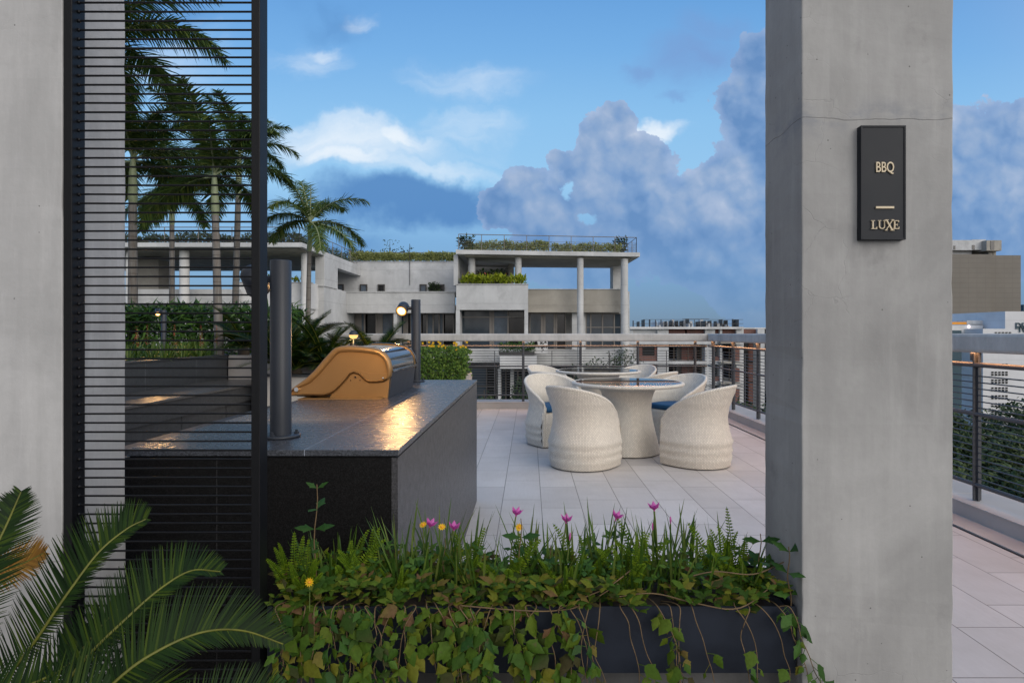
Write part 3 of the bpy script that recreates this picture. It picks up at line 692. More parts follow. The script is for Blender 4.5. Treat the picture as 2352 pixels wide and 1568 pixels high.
# ================================================================ railings, kerbs
def railing(label, run, posts, u0, u1, led=True):
    # run('x') : along x at y; built through a mapping from (u, w, z) where u runs along the rail and w points outwards
    ax, w0 = run
    def bx(b, ua, ub, wa, wb, za, zb, r=None):
        f = b.rbox if r else b.box; k = (r,) if r else ()
        if ax == 'x': f(ua, ub, w0+wa, w0+wb, za, zb, *k)
        else: f(w0+wa, w0+wb, ua, ub, za, zb, *k)
    def pt(u, w, z): return (u, w0+w, z) if ax == 'x' else (w0+w, u, z)
    s = thing('terrace_railing', label, 'railing', pt((u0+u1)/2, 0, 0), 'terrace railings')
    b = MB(); bx(b, u0, u1, -.02, .16, 1.167, 1.30, .022); b.build('concrete_top_beam', M['beam'], s)
    for u in posts:
        b = MB(); bx(b, u-.006, u+.006, .03, .085, .12, 1.166); bx(b, u-.022, u+.022, .05, .062, .12, 1.166); p = b.build('post', M['rail'], s)
        k = MB(); bx(k, u-.018, u+.018, .022, .03, 1.11, 1.165); k.build('fixing_plate', M['rail'], p)
    for i, u in enumerate(posts[:-1]):
        v = posts[i+1]; b = MB(); bx(b, (u+v)/2-.006, (u+v)/2+.006, .05, .062, .232, 1.0); b.build('mullion', M['rail'], s)
    for z, r in ((1.08, .018), (.732, .015), (.232, .015)):
        b = MB(); b.tube([pt(u0, .045, z), pt(u1, .045, z)], r, 10); b.build('rail_pipe', M['rail'], s)
    b = MB()
    for za, zb, n in ((.232, .732, 11), (.732, 1.0, 6)):
        for i in range(1, n+(zb == 1.0)):
            z = za+(zb-za)*i/n; b.tube([pt(u0, .052, z), pt(u1, .052, z)], .005, 5, cap=False)
    b.build('wire_panel', M['rail'], s)
    if led: b = MB(); bx(b, u0+.05, u1-.05, .016, .046, 1.1669, 1.170); b.build('led_strip', M['led'], s)
    l = bpy.data.lights.new('led_light', 'AREA'); l.shape = 'RECTANGLE'; l.size = u1-u0-.2; l.size_y = .03; l.energy = 2.5*(u1-u0); l.color = (1, .46, .20)
    o = bpy.data.objects.new('led_light', l); COL.objects.link(o); o.parent = s; o.location = Vector(pt((u0+u1)/2, .031, 1.1655))-Vector(s.location); o.rotation_euler = (0, 0, 0 if ax == 'x' else R(90))
    return s
XR, YB = 3.12, 10.28
railing('grey wire railing with concrete beam across the far end of the terrace', ('x', YB), [-3.1+i for i in range(7)], -3.42, XR-.02)
railing('grey wire railing with concrete beam down the right side of the terrace', ('y', XR), [1.2+i for i in range(10)], 0.4, YB+.16)
b = MB()
for i in range(12):
    y0 = .1+i*.86; b.rbox(3.06, 3.075, y0, y0+.857, 0, .105, .001, 1)
b.box(3.075, 3.55, 0, 10.66, 0, .104)
for i in range(12):
    y0 = .1+i*.86; b.rbox(3.055, 3.56, y0, y0+.857, .106, .116, .001, 1)
b.box(2.88, 3.06, 0, YB-.04, .001, .012)
struct(b, 'side_kerb', M['kerb'])
b = MB(); b.box(2.866, 2.88, 0, YB-.04, .0005, .003); struct(b, 'drain_slot_path', M['black'])
b = MB(); x = -1.55
while x < 3.05:
    b.rbox(x, min(x+.535, 3.053), 10.24, 10.255, 0, .108, .001, 1); x += .538
b.box(-3.4, 3.05, 10.255, 10.66, 0, .104); b.rbox(-3.4, 3.053, 10.235, 10.665, .106, .118, .001, 1)
struct(b, 'end_kerb', M['kerb'])

# ================================================================ wicker furniture
def chair_proto():
    s = thing('wicker_chair', 'x', 'chair', (0, 0, 0), 'wicker tub chairs')
    NS, NV = 56, 26
    def plan(q):                                       # q 0..1 from front right corner round the back to front left corner
        Ls, A, Bk = .26, .335, .345; arc = math.pi*.5*(A+Bk); tot = 2*Ls+arc; d = q*tot
        if d < Ls: e = d/Ls; return Vector((.285+(A-.285)*math.sin(e*math.pi/2), .26*(1-e), 0))
        if d > tot-Ls: e = (tot-d)/Ls; return Vector((-(.285+(A-.285)*math.sin(e*math.pi/2)), .26*(1-e), 0))
        th = (d-Ls)/arc*math.pi; return Vector((A*math.cos(th), -Bk*math.sin(th), 0))
    def rim(q): return .455+.335*max(0., math.sin(math.pi*q))**.72
    def prof(z):
        k = [(0, .925), (.05, .955), (.09, 1.0), (.125, .955), (.165, 1.015), (.20, .965), (.245, 1.02), (.285, .965), (.34, .925), (.42, .875), (.48, .865), (.56, .895), (.65, .98), (.74, 1.075), (.80, 1.13)]
        for (a, va), (c, vc) in zip(k, k[1:]):
            if z <= c: e = (z-a)/(c-a); e = e*e*(3-2*e); return va+(vc-va)*e
        return k[-1][1]
    def surf(q, z, off=0.):
        p = plan(q); n = Vector((p.x, p.y if p.y < 0 else p.y*.2, 0)).normalized()
        bk = max(0., -p.y/.345); r = prof(z)
        rr = 1+(r-1)*(1. if r < 1 else .35+.65*bk)
        p2 = Vector((p.x*rr, p.y*(rr if p.y < 0 else 1.), 0))-n*off; p2.z = z; return p2
    ulen = [0.]
    for i in range(NS): ulen.append(ulen[-1]+(plan((i+1)/NS)-plan(i/NS)).length)
    b = MB(); vs = []; uvg = []
    for i in range(NS+1):
        q = i/NS; h = rim(q)
        for j in range(NV+1): z = .012+(h-.012)*j/NV; vs.append(surf(q, z)); uvg.append((ulen[i], z))
    fs = []; us = []
    for i in range(NS):
        for j in range(NV):
            a = (i*(NV+1)+j, (i+1)*(NV+1)+j, (i+1)*(NV+1)+j+1, i*(NV+1)+j+1); fs.append(a); us.append(tuple(uvg[k] for k in a))
    b.add(vs, fs, True, us)
    NI = 12; vs = []; uvg = []
    for i in range(NS+1):
        q = i/NS; h = rim(q)
        for j in range(NI+1): z = .40+(h-.40)*j/NI; vs.append(surf(q, z, .034)); uvg.append((ulen[i], z))
    fs = []; us = []
    for i in range(NS):
        for j in range(NI):
            a = (i*(NI+1)+j, i*(NI+1)+j+1, (i+1)*(NI+1)+j+1, (i+1)*(NI+1)+j); fs.append(a); us.append(tuple(uvg[k] for k in a))
    b.add(vs, fs, True, us)
    b.build('shell', M['wicker'], s)
    b = MB(); pts = [surf(0, z, .017) for z in (.02, .2, .38)]+[(surf(i/NS, rim(i/NS), .017)) for i in range(NS+1)]+[surf(1, z, .017) for z in (.38, .2, .02)]
    k0 = len(b.v); b.tube(pts, .0185, 10); L = 0.; nf = 0
    for i in range(len(pts)-1):
        l2 = L+(Vector(pts[i+1])-Vector(pts[i])).length
        for j in range(10): b.uv[nf] = ((L, j*.0116), (L, (j+1)*.0116), (l2, (j+1)*.0116), (l2, j*.0116)); nf += 1
        L = l2
    b.build('rim', M['wicker'], s)
    b = MB(); vs = []; n = 14
    for i in range(n+1):
        x = -.268+.536*i/n; y = .262+.028*math.cos((i/n-.5)*math.pi)
        for z in (.012, .14, .27, .385): vs.append((x, y, z))
        vs.append((x, y-.02, .40))
    b.add(vs, [(i*5+j, i*5+j+1, (i+1)*5+j+1, (i+1)*5+j) for i in range(n) for j in range(4)], True,
          [((i*.038, j*.115), (i*.038, j*.115+.115), (i*.038+.038, j*.115+.115), (i*.038+.038, j*.115)) for i in range(n) for j in range(4)])
    b.build('front_panel', M['wicker'], s)
    ring = [surf(i/30, .40, .03) for i in range(31)]; front = [(-.2, .27, .40), (0, .275, .40), (.2, .27, .40)]
    b = MB(); pl = [tuple(p) for p in ring]+front; b.add(pl, [tuple(range(len(pl)))], False, [tuple((p[0], p[1]) for p in pl)]); b.build('seat', M['wicker'], s)
    b = MB(); lv = [(.045, .402), (.034, .410), (.032, .430), (.034, .452), (.05, .461), (.10, .464)]; vs = []; pl = [Vector(p) for p in ring]+[Vector(p) for p in front]; c0 = Vector((0, -.02, 0))
    for o_, z in lv:
        for p in pl: d = Vector((p.x, p.y, 0))-c0; q = c0+d*(1-(o_-.02)/d.length); vs.append((q.x, min(q.y, .262), z))
    n = len(pl); b.add(vs, [(k*n+i, k*n+(i+1) % n, (k+1)*n+(i+1) % n, (k+1)*n+i) for k in range(len(lv)-1) for i in range(n)]+[tuple((len(lv)-1)*n+i for i in range(n))], True)
    b.build('seat_cushion', M['cushion'], s)
    for x, y in ((.2, .2), (-.2, .2), (.17, -.22), (-.17, -.22), (0, -.295)):
        b = MB(); b.lathe([(.0005, 0), (.012, 0), (.012, .014), (.0005, .014)], (x, y, 0), 10); b.build('foot', M['white'], s)
    return s
def table_proto():
    s = thing('wicker_table', 'x', 'table', (0, 0, 0), 'round wicker tables')
    b = MB(); k = [(.35, .012), (.347, .04), (.325, .14), (.297, .25), (.272, .37), (.258, .48), (.262, .57), (.282, .65), (.32, .72), (.34, .735)]
    b.lathe(k, (0, 0, 0), 64, uvs=True); b.build('pedestal', M['wicker'], s)
    b = MB(); b.lathe([(.34, .735), (.585, .735), (.604, .741), (.612, .754), (.606, .768), (.59, .775), (.572, .775), (.568, .770)], (0, 0, 0), 96, uvs=True); b.build('table_rim', M['wicker'], s)
    b = MB(); b.lathe([(.569, .764), (.569, .7725), (.565, .774), (.0005, .774)], (0, 0, 0), 96, smooth=False); b.build('glass_top', M['glass'], s)
    for q in range(4):
        b = MB(); b.lathe([(.0005, 0), (.014, 0), (.014, .013), (.0005, .013)], (.28*math.cos(q*1.57+.4), .28*math.sin(q*1.57+.4), 0), 10); b.build('foot', M['white'], s)
    return s
ch = chair_proto(); tb = table_proto()
T1, T2 = (1.08, 6.5), (1.0, 8.56)
def place(first, proto, loc, rz, label):
    o = proto if first else copy_tree(proto); o.location = loc; o.rotation_euler = (0, 0, rz); o['label'] = label; return o
place(True, tb, (*T1, 0), .3, 'round cream wicker table with black glass top, in front')
place(False, tb, (*T2, 0), 1.1, 'round cream wicker table with black glass top, behind the first')
specs = [((.53, 5.85), T1, -6, 'cream wicker tub chair with its high back towards us, left of the front table'),
         ((1.68, 5.93), T1, 4, 'cream wicker tub chair with its high back towards us, right of the front table'),
         ((.29, 7.05), T1, -31, 'cream wicker tub chair showing its blue cushion, behind left of front table'),
         ((1.78, 7.16), T1, -8, 'cream wicker tub chair showing its blue cushion, behind right of front table'),
         ((.38, 7.98), T2, 6, 'cream wicker tub chair between the two tables, at left, mostly hidden'),
         ((1.62, 7.98), T2, 0, 'cream wicker tub chair between the two tables, at right, only its rim showing'),
         ((.34, 9.16), T2, 0, 'cream wicker tub chair left of the rear table near the end railing'),
         ((1.62, 9.2), T2, 0, 'cream wicker tub chair right of the rear table near the end railing')]
for i, ((x, y), tt, a, lab) in enumerate(specs):
    dx, dy = tt[0]-x, tt[1]-y; place(i == 0, ch, (x, y, 0), math.atan2(dy, dx)-math.pi/2+R(a), lab)
# ================================================================ concrete apartment block across the courtyard
def window(par, x0, x1, y0, y1, d, div=(), trans=(), glass='winglass', fw=.06, fm='frame', rec=.25):
    # rectangle measured in the photograph at depth d; div: share of the width of each upright; trans: share of the height of each rail
    X0, X1, Z1, Z0 = wx(x0, d), wx(x1, d), wz(y0, d), wz(y1, d)
    b = MB(); q = .08
    b.box(X0, X0+fw, d-q, d, Z0, Z1); b.box(X1-fw, X1, d-q, d, Z0, Z1); b.box(X0+fw, X1-fw, d-q, d, Z1-fw, Z1); b.box(X0+fw, X1-fw, d-q, d, Z0, Z0+fw)
    for e in div: xm = X0+(X1-X0)*e; b.box(xm-fw*.7, xm+fw*.7, d-q-.01, d, Z0+fw, Z1-fw)
    for e in trans: zm = Z1-(Z1-Z0)*e; b.box(X0+fw, X1-fw, d-q+.01, d, zm-fw*.5, zm+fw*.5)
    w = b.build('window', M[fm], par)
    es = [0]+list(div)+[1]; gl = glass if isinstance(glass, (list, tuple)) else [glass]*(len(es)-1)
    for i in range(len(es)-1):
        b = MB(); xa, xb = X0+(X1-X0)*es[i]+fw*.3, X0+(X1-X0)*es[i+1]-fw*.3
        dd = d-.03+(0 if gl[i] != 'windark' else rec)
        b.box(xa, xb, dd, dd+.02, Z0+fw*.3, Z1-fw*.3); b.build('pane', M[gl[i]], w)
    return w
def part(par, name, mat, *boxes):
    b = MB()
    for q in boxes: b.pbox(*q)
    return b.build(name, M[mat], par)
def roof_rail(par, pts, z0, z1, step=1.0, wires=6):
    b = MB(); p = [Vector((x, y, 0)) for x, y in pts]
    for a, c in zip(p, p[1:]):
        n = max(1, int((c-a).length/step))
        for i in range(n+1):
            q = a+(c-a)*i/n; b.tube([(q.x, q.y, z0), (q.x, q.y, z1)], .022, 5)
        for k in range(wires+1):
            z = z1 if k == 0 else z0+(z1-z0)*(.62*k/wires); r = .024 if k == 0 else .009
            b.tube([(a.x, a.y, z), (c.x, c.y, z)], r, 4, cap=False)
    return b.build('roof_railing', M['frame'], par)
def leafbox(b, x0, x1, y0, y1, z0, z1, n, L, w, seed, topvar=.25, kind='leaf', upb=.6):
    r = random.Random(seed)
    for i in range(n):
        x = r.uniform(x0, x1); y = r.uniform(y0, y1); tv = mnoise.noise(Vector((x*1.7+seed, y*1.7, seed*.3)))*topvar
        zt = z1+tv*(z1-z0); q = r.random(); z = z0+(zt-z0)*(q**.75)
        if r.random() < .55: y = y0+(y1-y0)*r.random()**3
        y += mnoise.noise(Vector((x*2.2, z*2.2, seed)))*.12*(y1-y0)
        d = Vector((r.gauss(0, .6), r.gauss(-.35, .6), r.gauss(upb*.6, .5)))
        nn = Vector((r.gauss(0, .5), r.gauss(-.5, .4), r.gauss(.8, .4)))
        s_ = r.uniform(.7, 1.25)
        b.leaf((x, y, z), d, nn, L*s_, w*s_, .15, .2)
    return b

blk = thing('apartment_block', 'grey concrete apartment block with roof canopies, stepped terraces and planted roofs', 'building', (-4, 36, -30))
dB = 36.0
zs = wz(583, dB)                                   # underside of the canopy
# right wing: canopy on round columns
b = MB(); xa, xb = wx(1047, dB), wx(1479, dB)
pl = [(xa, 36), (xb, 37.3), (xb-.2, 43.6), (xa, 42.6)]
b.prism(pl, zs, zs+.26, 'z'); b.build('roof_slab', M['conc'], blk)
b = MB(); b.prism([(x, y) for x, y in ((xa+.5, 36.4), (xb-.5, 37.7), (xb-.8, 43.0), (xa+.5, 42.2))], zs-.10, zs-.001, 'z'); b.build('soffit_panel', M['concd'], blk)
b = MB(); b.lathe([(.0005, zs-.13), (1.55, zs-.13), (1.55, zs-.101), (.0005, zs-.101)], (wx(1135, 39.3), 39.6, 0), 32); b.build('round_skylight', M['white'], blk)
for px0, px1, d, yb in ((1075, 1091, 36.9, 660), (1182, 1198, 36.9, 660), (1326, 1341, 37.1, 1100), (1427, 1444, 37.4, 1100)):
    b = MB(); r = (px1-px0)*d/F/2; b.lathe([(r, wz(yb, d)), (r, zs-.1)], (wx((px0+px1)/2, d)+0, d+r, 0), 24); b.build('round_column', M['conc'], blk)
part(blk, 'wall', 'conc', (1042, 1052, 585, 655, 36.6, 43))
part(blk, 'wall', 'conc', (1408, 1427, 604, 668, 41.5, 43))
part(blk, 'wall', 'concd', (1062, 1180, 600, 668, 43, 43.3))
part(blk, 'wall', 'concd', (1168, 1178, 605, 656, 40, 43))
part(blk, 'parapet', 'conc', (1048, 1213, 653, 711.5, 36, 36.35)); part(blk, 'coping', 'conc', (1047.3, 1213.7, 651.6, 653, 35.95, 36.4))
part(blk, 'terrace_slab', 'conc', (1048, 1213, 700, 711.5, 36.36, 43))
part(blk, 'side_pier', 'conc', (1047, 1056, 711.5, 800, 36.01, 38)); part(blk, 'side_pier', 'conc', (1204.5, 1213, 711.5, 800, 36.01, 39))
window(blk, 1056, 1205, 712, 802, 37.4, (.47, .52, .745), (.18,), ['winglass', 'frame', 'curtain', 'windark'])
part(blk, 'parapet', 'concd', (1213, 1428, 665, 717, 38.3, 38.7)); part(blk, 'coping', 'conc', (1213, 1429, 663.3, 665, 38.25, 38.75))
part(blk, 'terrace_slab', 'concd', (1213, 1428, 705, 717, 38.71, 43.2))
window(blk, 1216, 1300, 719, 802, 39.4, (.33, .42, .68, .74), (), ['winglass', 'frame', 'winglass', 'frame', 'windark'], fm='frame')
part(blk, 'side_pier', 'conc', (1314, 1342, 717, 802, 38.8, 39.3), (1342, 1345, 717, 802, 39.0, 39.3))
window(blk, 1345, 1427, 719, 800, 39.2, (.14, .47, .80), (.40,), ['curtain', 'winglass', 'winglass', 'winglass'])
part(blk, 'wall', 'conc', (1048, 1440, 700, 1100, 42.9, 43.3))
part(blk, 'wall', 'conc', (1048, 1446, 669, 1700, 43.35, 50))
part(blk, 'floor_slab', 'conc', (1048, 1205, 801, 832, 36.8, 42)); part(blk, 'floor_slab', 'conc', (1213, 1442, 803, 838, 38.0, 43))
part(blk, 'balcony', 'white', (1148, 1233, 816, 846, 34.6, 36.8))
part(blk, 'balcony', 'white', (1213, 1258, 783, 812, 35.2, 37.2))
b = MB(); r_ = random.Random(4)
for i in range(34):
    x, y = r_.uniform(1217, 1255), r_.uniform(784, 808); q = r_.uniform(.03, .13); d = 35.19; sg = r_.choice((-1, 1))
    c = P(x, y, d); b.prism([(c.x-q, c.z-q*.8*sg), (c.x+q, c.z-q*.8*sg), (c.x, c.z+q*.8*sg)], d-.012, d+.004, 'y')
b.build('perforated_pattern', M['dkframe'], blk)
part(blk, 'planting_trough', 'dkframe', (1146, 1228, 808, 815, 34.7, 35.3))
window(blk, 1058, 1140, 842, 1000, 37.2, (.73,), (.28, .72), ['winglass', 'windark'], fm='dkframe')
for i in range(4):
    window(blk, 1150+i*27, 1174+i*27, 850, 990, 38.4, (.5,), (.55,), ['winglass', 'windark'], fm='frame')
    window(blk, 1244+i*52, 1290+i*52, 838, 872, 39.5, (.5,), (), ['windark', 'winglass'], fm='frame')
part(blk, 'floor_slab', 'conc', (1213, 1442, 874, 890, 38.2, 43))
part(blk, 'side_pier', 'white', (1144, 1150, 846, 1050, 36.9, 38.3)); part(blk, 'side_pier', 'white', (1172, 1180, 846, 1050, 37.5, 38.3)); part(blk, 'side_pier', 'white', (1222, 1232, 846, 1050, 36.9, 38.3))
part(blk, 'wall', 'conc', (1048, 1213, 1000, 1200, 37, 40)); part(blk, 'wall', 'conc', (1213, 1440, 895, 1200, 39.8, 42))
zr = zs+.26
roof_rail(blk, [(xa+.15, 36.15), (xb-.2, 37.4), (xb-.35, 43)], zr, zr+.96, 1.3)
# middle wing
part(blk, 'wall', 'conc', (755, 1060, 601, 672, 40.5, 46)); part(blk, 'coping', 'conc', (798, 1062, 600, 601.2, 40.44, 46))
part(blk, 'parapet', 'conc', (765, 1044, 671, 718.5, 37.5, 37.9)); part(blk, 'coping', 'conc', (764, 1045, 669, 671, 37.44, 37.96))
part(blk, 'terrace_slab', 'conc', (765, 1044, 706, 718.5, 37.91, 46))
for x0, x1, g_ in ((775, 790, 'curtain'), (827, 844, 'curtain'), (868, 884, 'windark'), (964, 980, 'curtain'), (987, 1021, 'windark')):
    window(blk, x0, x1, 653, 671, 40.48, (), (), g_, .07, 'dkframe', 0)
part(blk, 'side_pier', 'conc', (766, 785, 718.5, 800, 38.6, 39.4)); part(blk, 'side_pier', 'conc', (904, 912, 718.5, 800, 37.6, 39)); 
window(blk, 786, 904, 719, 800, 39.2, (.27, .37, .44, .67, .78), (), ['windark', 'frame', 'curtain', 'windark', 'frame', 'curtain'][:6])
window(blk, 912, 966, 719, 800, 39.2, (.3, .45, .62), (), ['curtain', 'frame', 'windark', 'curtain'])
window(blk, 966, 1043, 719, 800, 39.2, (.2, .38, .56, .68), (), ['windark', 'curtain', 'winglass', 'curtain', 'windark'])
part(blk, 'floor_slab', 'conc', (766, 1044, 800, 822, 37.7, 45)); window(blk, 786, 1040, 822, 900, 39.2, (.2, .4, .6, .8), (), ['windark', 'curtain', 'winglass', 'windark', 'curtain'])
part(blk, 'wall', 'conc', (760, 1046, 700, 1700, 39.6, 46))
zm = wz(600, 40.5); roof_rail(blk, [(wx(803, 40.5), 40.7), (wx(1044, 40.5), 40.7)], zm, zm+.62, 2.2, 2)
b = MB(); b.tube([(wx(941, 40.4), 40.42, wz(560, 40.4)), (wx(941, 40.4), 40.42, wz(655, 40.4))], .02, 5); b.build('rain_pipe', M['dkframe'], blk)
# left wing
dL = 30.0; zl = wz(567, dL); XL = -11.5
b = MB(); b.box(-30, XL, dL, 41, zl, zl+.22); b.build('roof_slab', M['conc'], blk)
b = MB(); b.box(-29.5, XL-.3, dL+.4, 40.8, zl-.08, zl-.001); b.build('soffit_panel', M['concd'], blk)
part(blk, 'round_skylight', 'white', (705, 742, 606, 612, 36.5, 36.9))
def pierx(y0, y1, za, zb, x=XL, t=.5, m='conc', nm='wall'): b = MB(); b.box(x-t, x, y0, y1, za, zb); return b.build(nm, M[m], blk)
pierx(33.25, 35.6, 3.97, zl-.001); pierx(35.6, 41, zl-.45, zl-.001); pierx(33.35, 40.5, -3, wz(645, 33.3)-.3, XL-.05, .45)
for px0, px1, d in ((285, 298, 30.8), (407, 428, 30.6), (689, 704, 31.5)):
    b = MB(); r = (px1-px0)*d/F/2; b.lathe([(r, -6), (r, zl-.08)], (wx((px0+px1)/2, d), d+r, 0), 24); b.build('round_column', M['white'], blk)
part(blk, 'wall', 'concd', (314, 364, 596, 664, 33, 34))
part(blk, 'wall', 'concd', (420, 700, 574, 598, 40.5, 40.9)); part(blk, 'wall', 'concd', (735, 790, 600, 690, 40.9, 41.2))
part(blk, 'parapet', 'conc', (100, 545, 664, 700, 31.5, 31.9)); part(blk, 'terrace_slab', 'conc', (100, 600, 690, 705, 31.91, 41))
part(blk, 'parapet', 'white', (540, 711, 649, 708.5, 32, 32.4)); part(blk, 'coping', 'conc', (539, 712, 647.5, 649, 31.95, 32.45))
xp = wx(711, 32.0)
pierx(32.4, 37.5, wz(708.5, 32), wz(649, 32), xp, .4, 'white', 'parapet'); pierx(33.0, 37.5, -6, wz(708.5, 32)-.001, xp-.02, .4, 'white', 'wall')
part(blk, 'wall', 'white', (540, 672, 708.5, 800, 32.2, 32.6)); part(blk, 'terrace_slab', 'conc', (540, 705, 700, 708.5, 32.41, 37))
window(blk, 672, 700, 709, 790, 32.9, (), (.42,), 'winglass', .05, 'dkframe'); part(blk, 'side_pier', 'white', (699, 711, 708.6, 800, 32.3, 32.99))
b = MB(); b.box(xp-.03, xp+.012, 35.2, 35.7, wz(760, 35.2), wz(712, 35.2)); b.build('slot_window', M['windark'], blk)
part(blk, 'wall', 'conc', (60, 545, 704, 1600, 32.5, 41)); part(blk, 'wall', 'conc', (540, 690, 800, 1600, 32.7, 41))
roof_rail(blk, [(-29, dL+.3), (XL-.25, dL+.3), (XL-.25, 40.6)], zl+.22, zl+1.05, 1.6, 5)

# planting on those roofs and terraces
def hedge(name, lab, mat, boxes, n, L, w, seed, cat='hedge', tv=.3, group='planting on the apartment block', upb=.6):
    b = MB(); tot = sum(abs((q[1]-q[0])*(q[5]-q[4])) for q in boxes)
    for i, q in enumerate(boxes): leafbox(b, *q, int(n*abs((q[1]-q[0])*(q[5]-q[4]))/tot), L, w, seed+i, tv, upb=upb)
    q = boxes[0]; return one(b, name, M[mat], lab, cat, group, loc=((q[0]+q[1])/2, (q[2]+q[3])/2, q[4]))
zc = zs+.26
hedge('roof_hedge', 'low green hedge with reddish tips on the flat canopy roof', 'palegrass', [(xa+.4, xa+5.7, 36.8, 37.6, zc, zc+.55), (xa+5.9, xb-1.2, 37.3, 38.3, zc, zc+.5)], 6500, .18, .07, 21, tv=.5)
hedge('roof_shrub', 'dark rounded shrub at the right end of the canopy roof', 'dark', [(xb-1.5, xb-.7, 37.9, 38.6, zc, zc+1.05)], 300, .22, .10, 31, 'shrub', .3)
hedge('roof_shrub', 'dark shrub at the left corner of the canopy roof', 'dark', [(xa+.1, xa+1.0, 36.5, 37.3, zc, zc+.9)], 260, .22, .10, 33, 'shrub', .3)
z_ = wz(652, 36)
hedge('terrace_hedge', 'lime yellow leafy plants along the parapet beneath the canopy', 'lime', [(wx(1056, 36), wx(1205, 36), 36.4, 36.9, z_, z_+.42)], 520, .36, .13, 35, tv=.3, upb=1.6)
hedge('terrace_shrub', 'dark green shrub between the canopy columns', 'dark', [(wx(1095, 38), wx(1165, 38), 37.6, 39, z_, z_+.95)], 420, .26, .11, 36, 'shrub', .4)
hedge('canna_flower', 'small red blooms over the lime plants beneath the canopy', 'redfl', [(wx(1062, 36.5), wx(1170, 36.5), 36.6, 37.3, z_+.5, z_+.75)], 26, .16, .12, 37, 'flower', .5)
hedge('roof_hedge', 'pale yellow green hedge along the middle roof edge', 'palegrass', [(wx(802, 40.5), wx(1046, 40.5), 40.55, 41.2, zm, zm+.52)], 7000, .20, .06, 41, tv=.25, upb=1.4)
for px, hh, ww, mt, lab, sd in ((785, 1.0, .9, 'dark', 'dark green bush at the left end of the middle roof', 51), (822, .85, 1.1, 'purple', 'purple leaved bush on the middle roof', 52), (848, .8, .9, 'dark', 'green bush beside the purple one on the middle roof', 53), (912, .85, 1.9, 'dark', 'wide dark bush near the middle of the roof', 55), (1020, .5, 2.4, 'dark', 'straggly low bush towards the right of the middle roof', 56)):
    x = wx(px, 42); hedge('roof_shrub', lab, mt, [(x-ww*.6, x+ww*.6, 41.6, 42.4, zm, zm+hh)], 320, .17, .08, sd, 'shrub', .7)
b = MB(); rr = random.Random(9); x = wx(894, 42)
for i in range(70): b.leaf((x+rr.gauss(0, .38), 42+rr.gauss(0, .2), zm+rr.uniform(.5, 1.75)), (rr.gauss(0, 1), -.3, rr.gauss(0, 1)), (0, -1, .5), .12, .06)
t_ = thing('roof_sapling', 'thin sparse sapling on the middle roof', 'tree', (x, 42, zm), 'planting on the apartment block'); b.build('crown', M['dark'], t_)
b = MB(); b.tube([(x, 42, zm), (x+.05, 42, zm+1.6)], [.03, .012], 5); b.build('trunk', M['bark'], t_)
hedge('roof_hedge', 'dark green hedge along the front edge of the left roof', 'dark', [(-28, XL-.6, dL+.6, dL+1.3, zl+.22, zl+.66)], 6000, .20, .08, 61, tv=.6)
hedge('roof_hedge', 'dark green hedge down the receding side of the left roof', 'dark', [(XL-1.1, XL-.5, dL+1.4, 40.5, zl+.22, zl+.75)], 1500, .20, .08, 63, tv=.6)
hedge('terrace_hedge', 'yellow flowering plants on the pale parapet of the left wing', 'lime', [(wx(545, 32.5), wx(707, 32.5), 32.5, 33, wz(649, 32), wz(649, 32)+.35)], 260, .24, .09, 65, tv=.6, upb=1.2)
hedge('terrace_shrub', 'dark bush growing out of the end window of the middle wing', 'dark', [(wx(985, 40.2), wx(1010, 40.2), 39.9, 40.35, wz(671, 40.2), wz(652, 40.2))], 260, .16, .06, 66, 'shrub', .6)
hedge('balcony_plant', 'dark green trough planting behind the white balcony', 'hedge', [(wx(1146, 34.8), wx(1228, 34.8), 34.75, 35.2, wz(808, 34.8), wz(790, 34.8))], 700, .16, .06, 67, 'plant', .3)

# slender trees standing in the courtyard in front of the block
def tree(x, y, zb, zt, cw, n, seed, lab, mat='dark', L=.16, w=.07, name='courtyard_tree', gr='trees in the courtyard', tr=.09, crown=.55):
    r = random.Random(seed); s = thing(name, lab, 'tree', (x, y, zb), gr); h = zt-zb
    b = MB(); pts = [Vector((x+mnoise.noise(Vector((i, seed, 0)))*.2*cw*(i/6), y, zb+h*.92*i/6)) for i in range(7)]
    b.tube(pts, [tr*(1-.8*i/6) for i in range(7)], 7); tips = []
    for i in range(14):
        q = r.uniform(1-crown, .95); p0 = pts[0].lerp(pts[-1], q); a = r.uniform(0, 6.28); l = cw*r.uniform(.5, 1.05)*(1.2-q*.6)
        p2 = p0+Vector((math.cos(a)*l, math.sin(a)*l, l*r.uniform(.1, .8))); b.tube(bez(p0, (p0+p2)/2+Vector((0, 0, .1*l)), p2, 4), [tr*.3, tr*.25, tr*.2, tr*.14, tr*.08], 5); tips.append((p0, p2))
    b.build('trunk', M['bark'], s); b = MB()
    for i in range(n):
        p0, p2 = r.choice(tips); q = r.uniform(.25, 1.1); p = p0.lerp(p2, q)+Vector((r.gauss(0, .16), r.gauss(0, .16), r.gauss(0, .16)))*cw
        d = Vector((r.gauss(0, 1), r.gauss(-.2, 1), r.gauss(-.1, .7))); b.leaf(p, d, (r.gauss(0, .5), r.gauss(-.4, .5), 1), L*r.uniform(.7, 1.3), w, .15, .2)
    b.build('crown', M[mat], s); return s
def tat(px, d): return wx(px, d), d
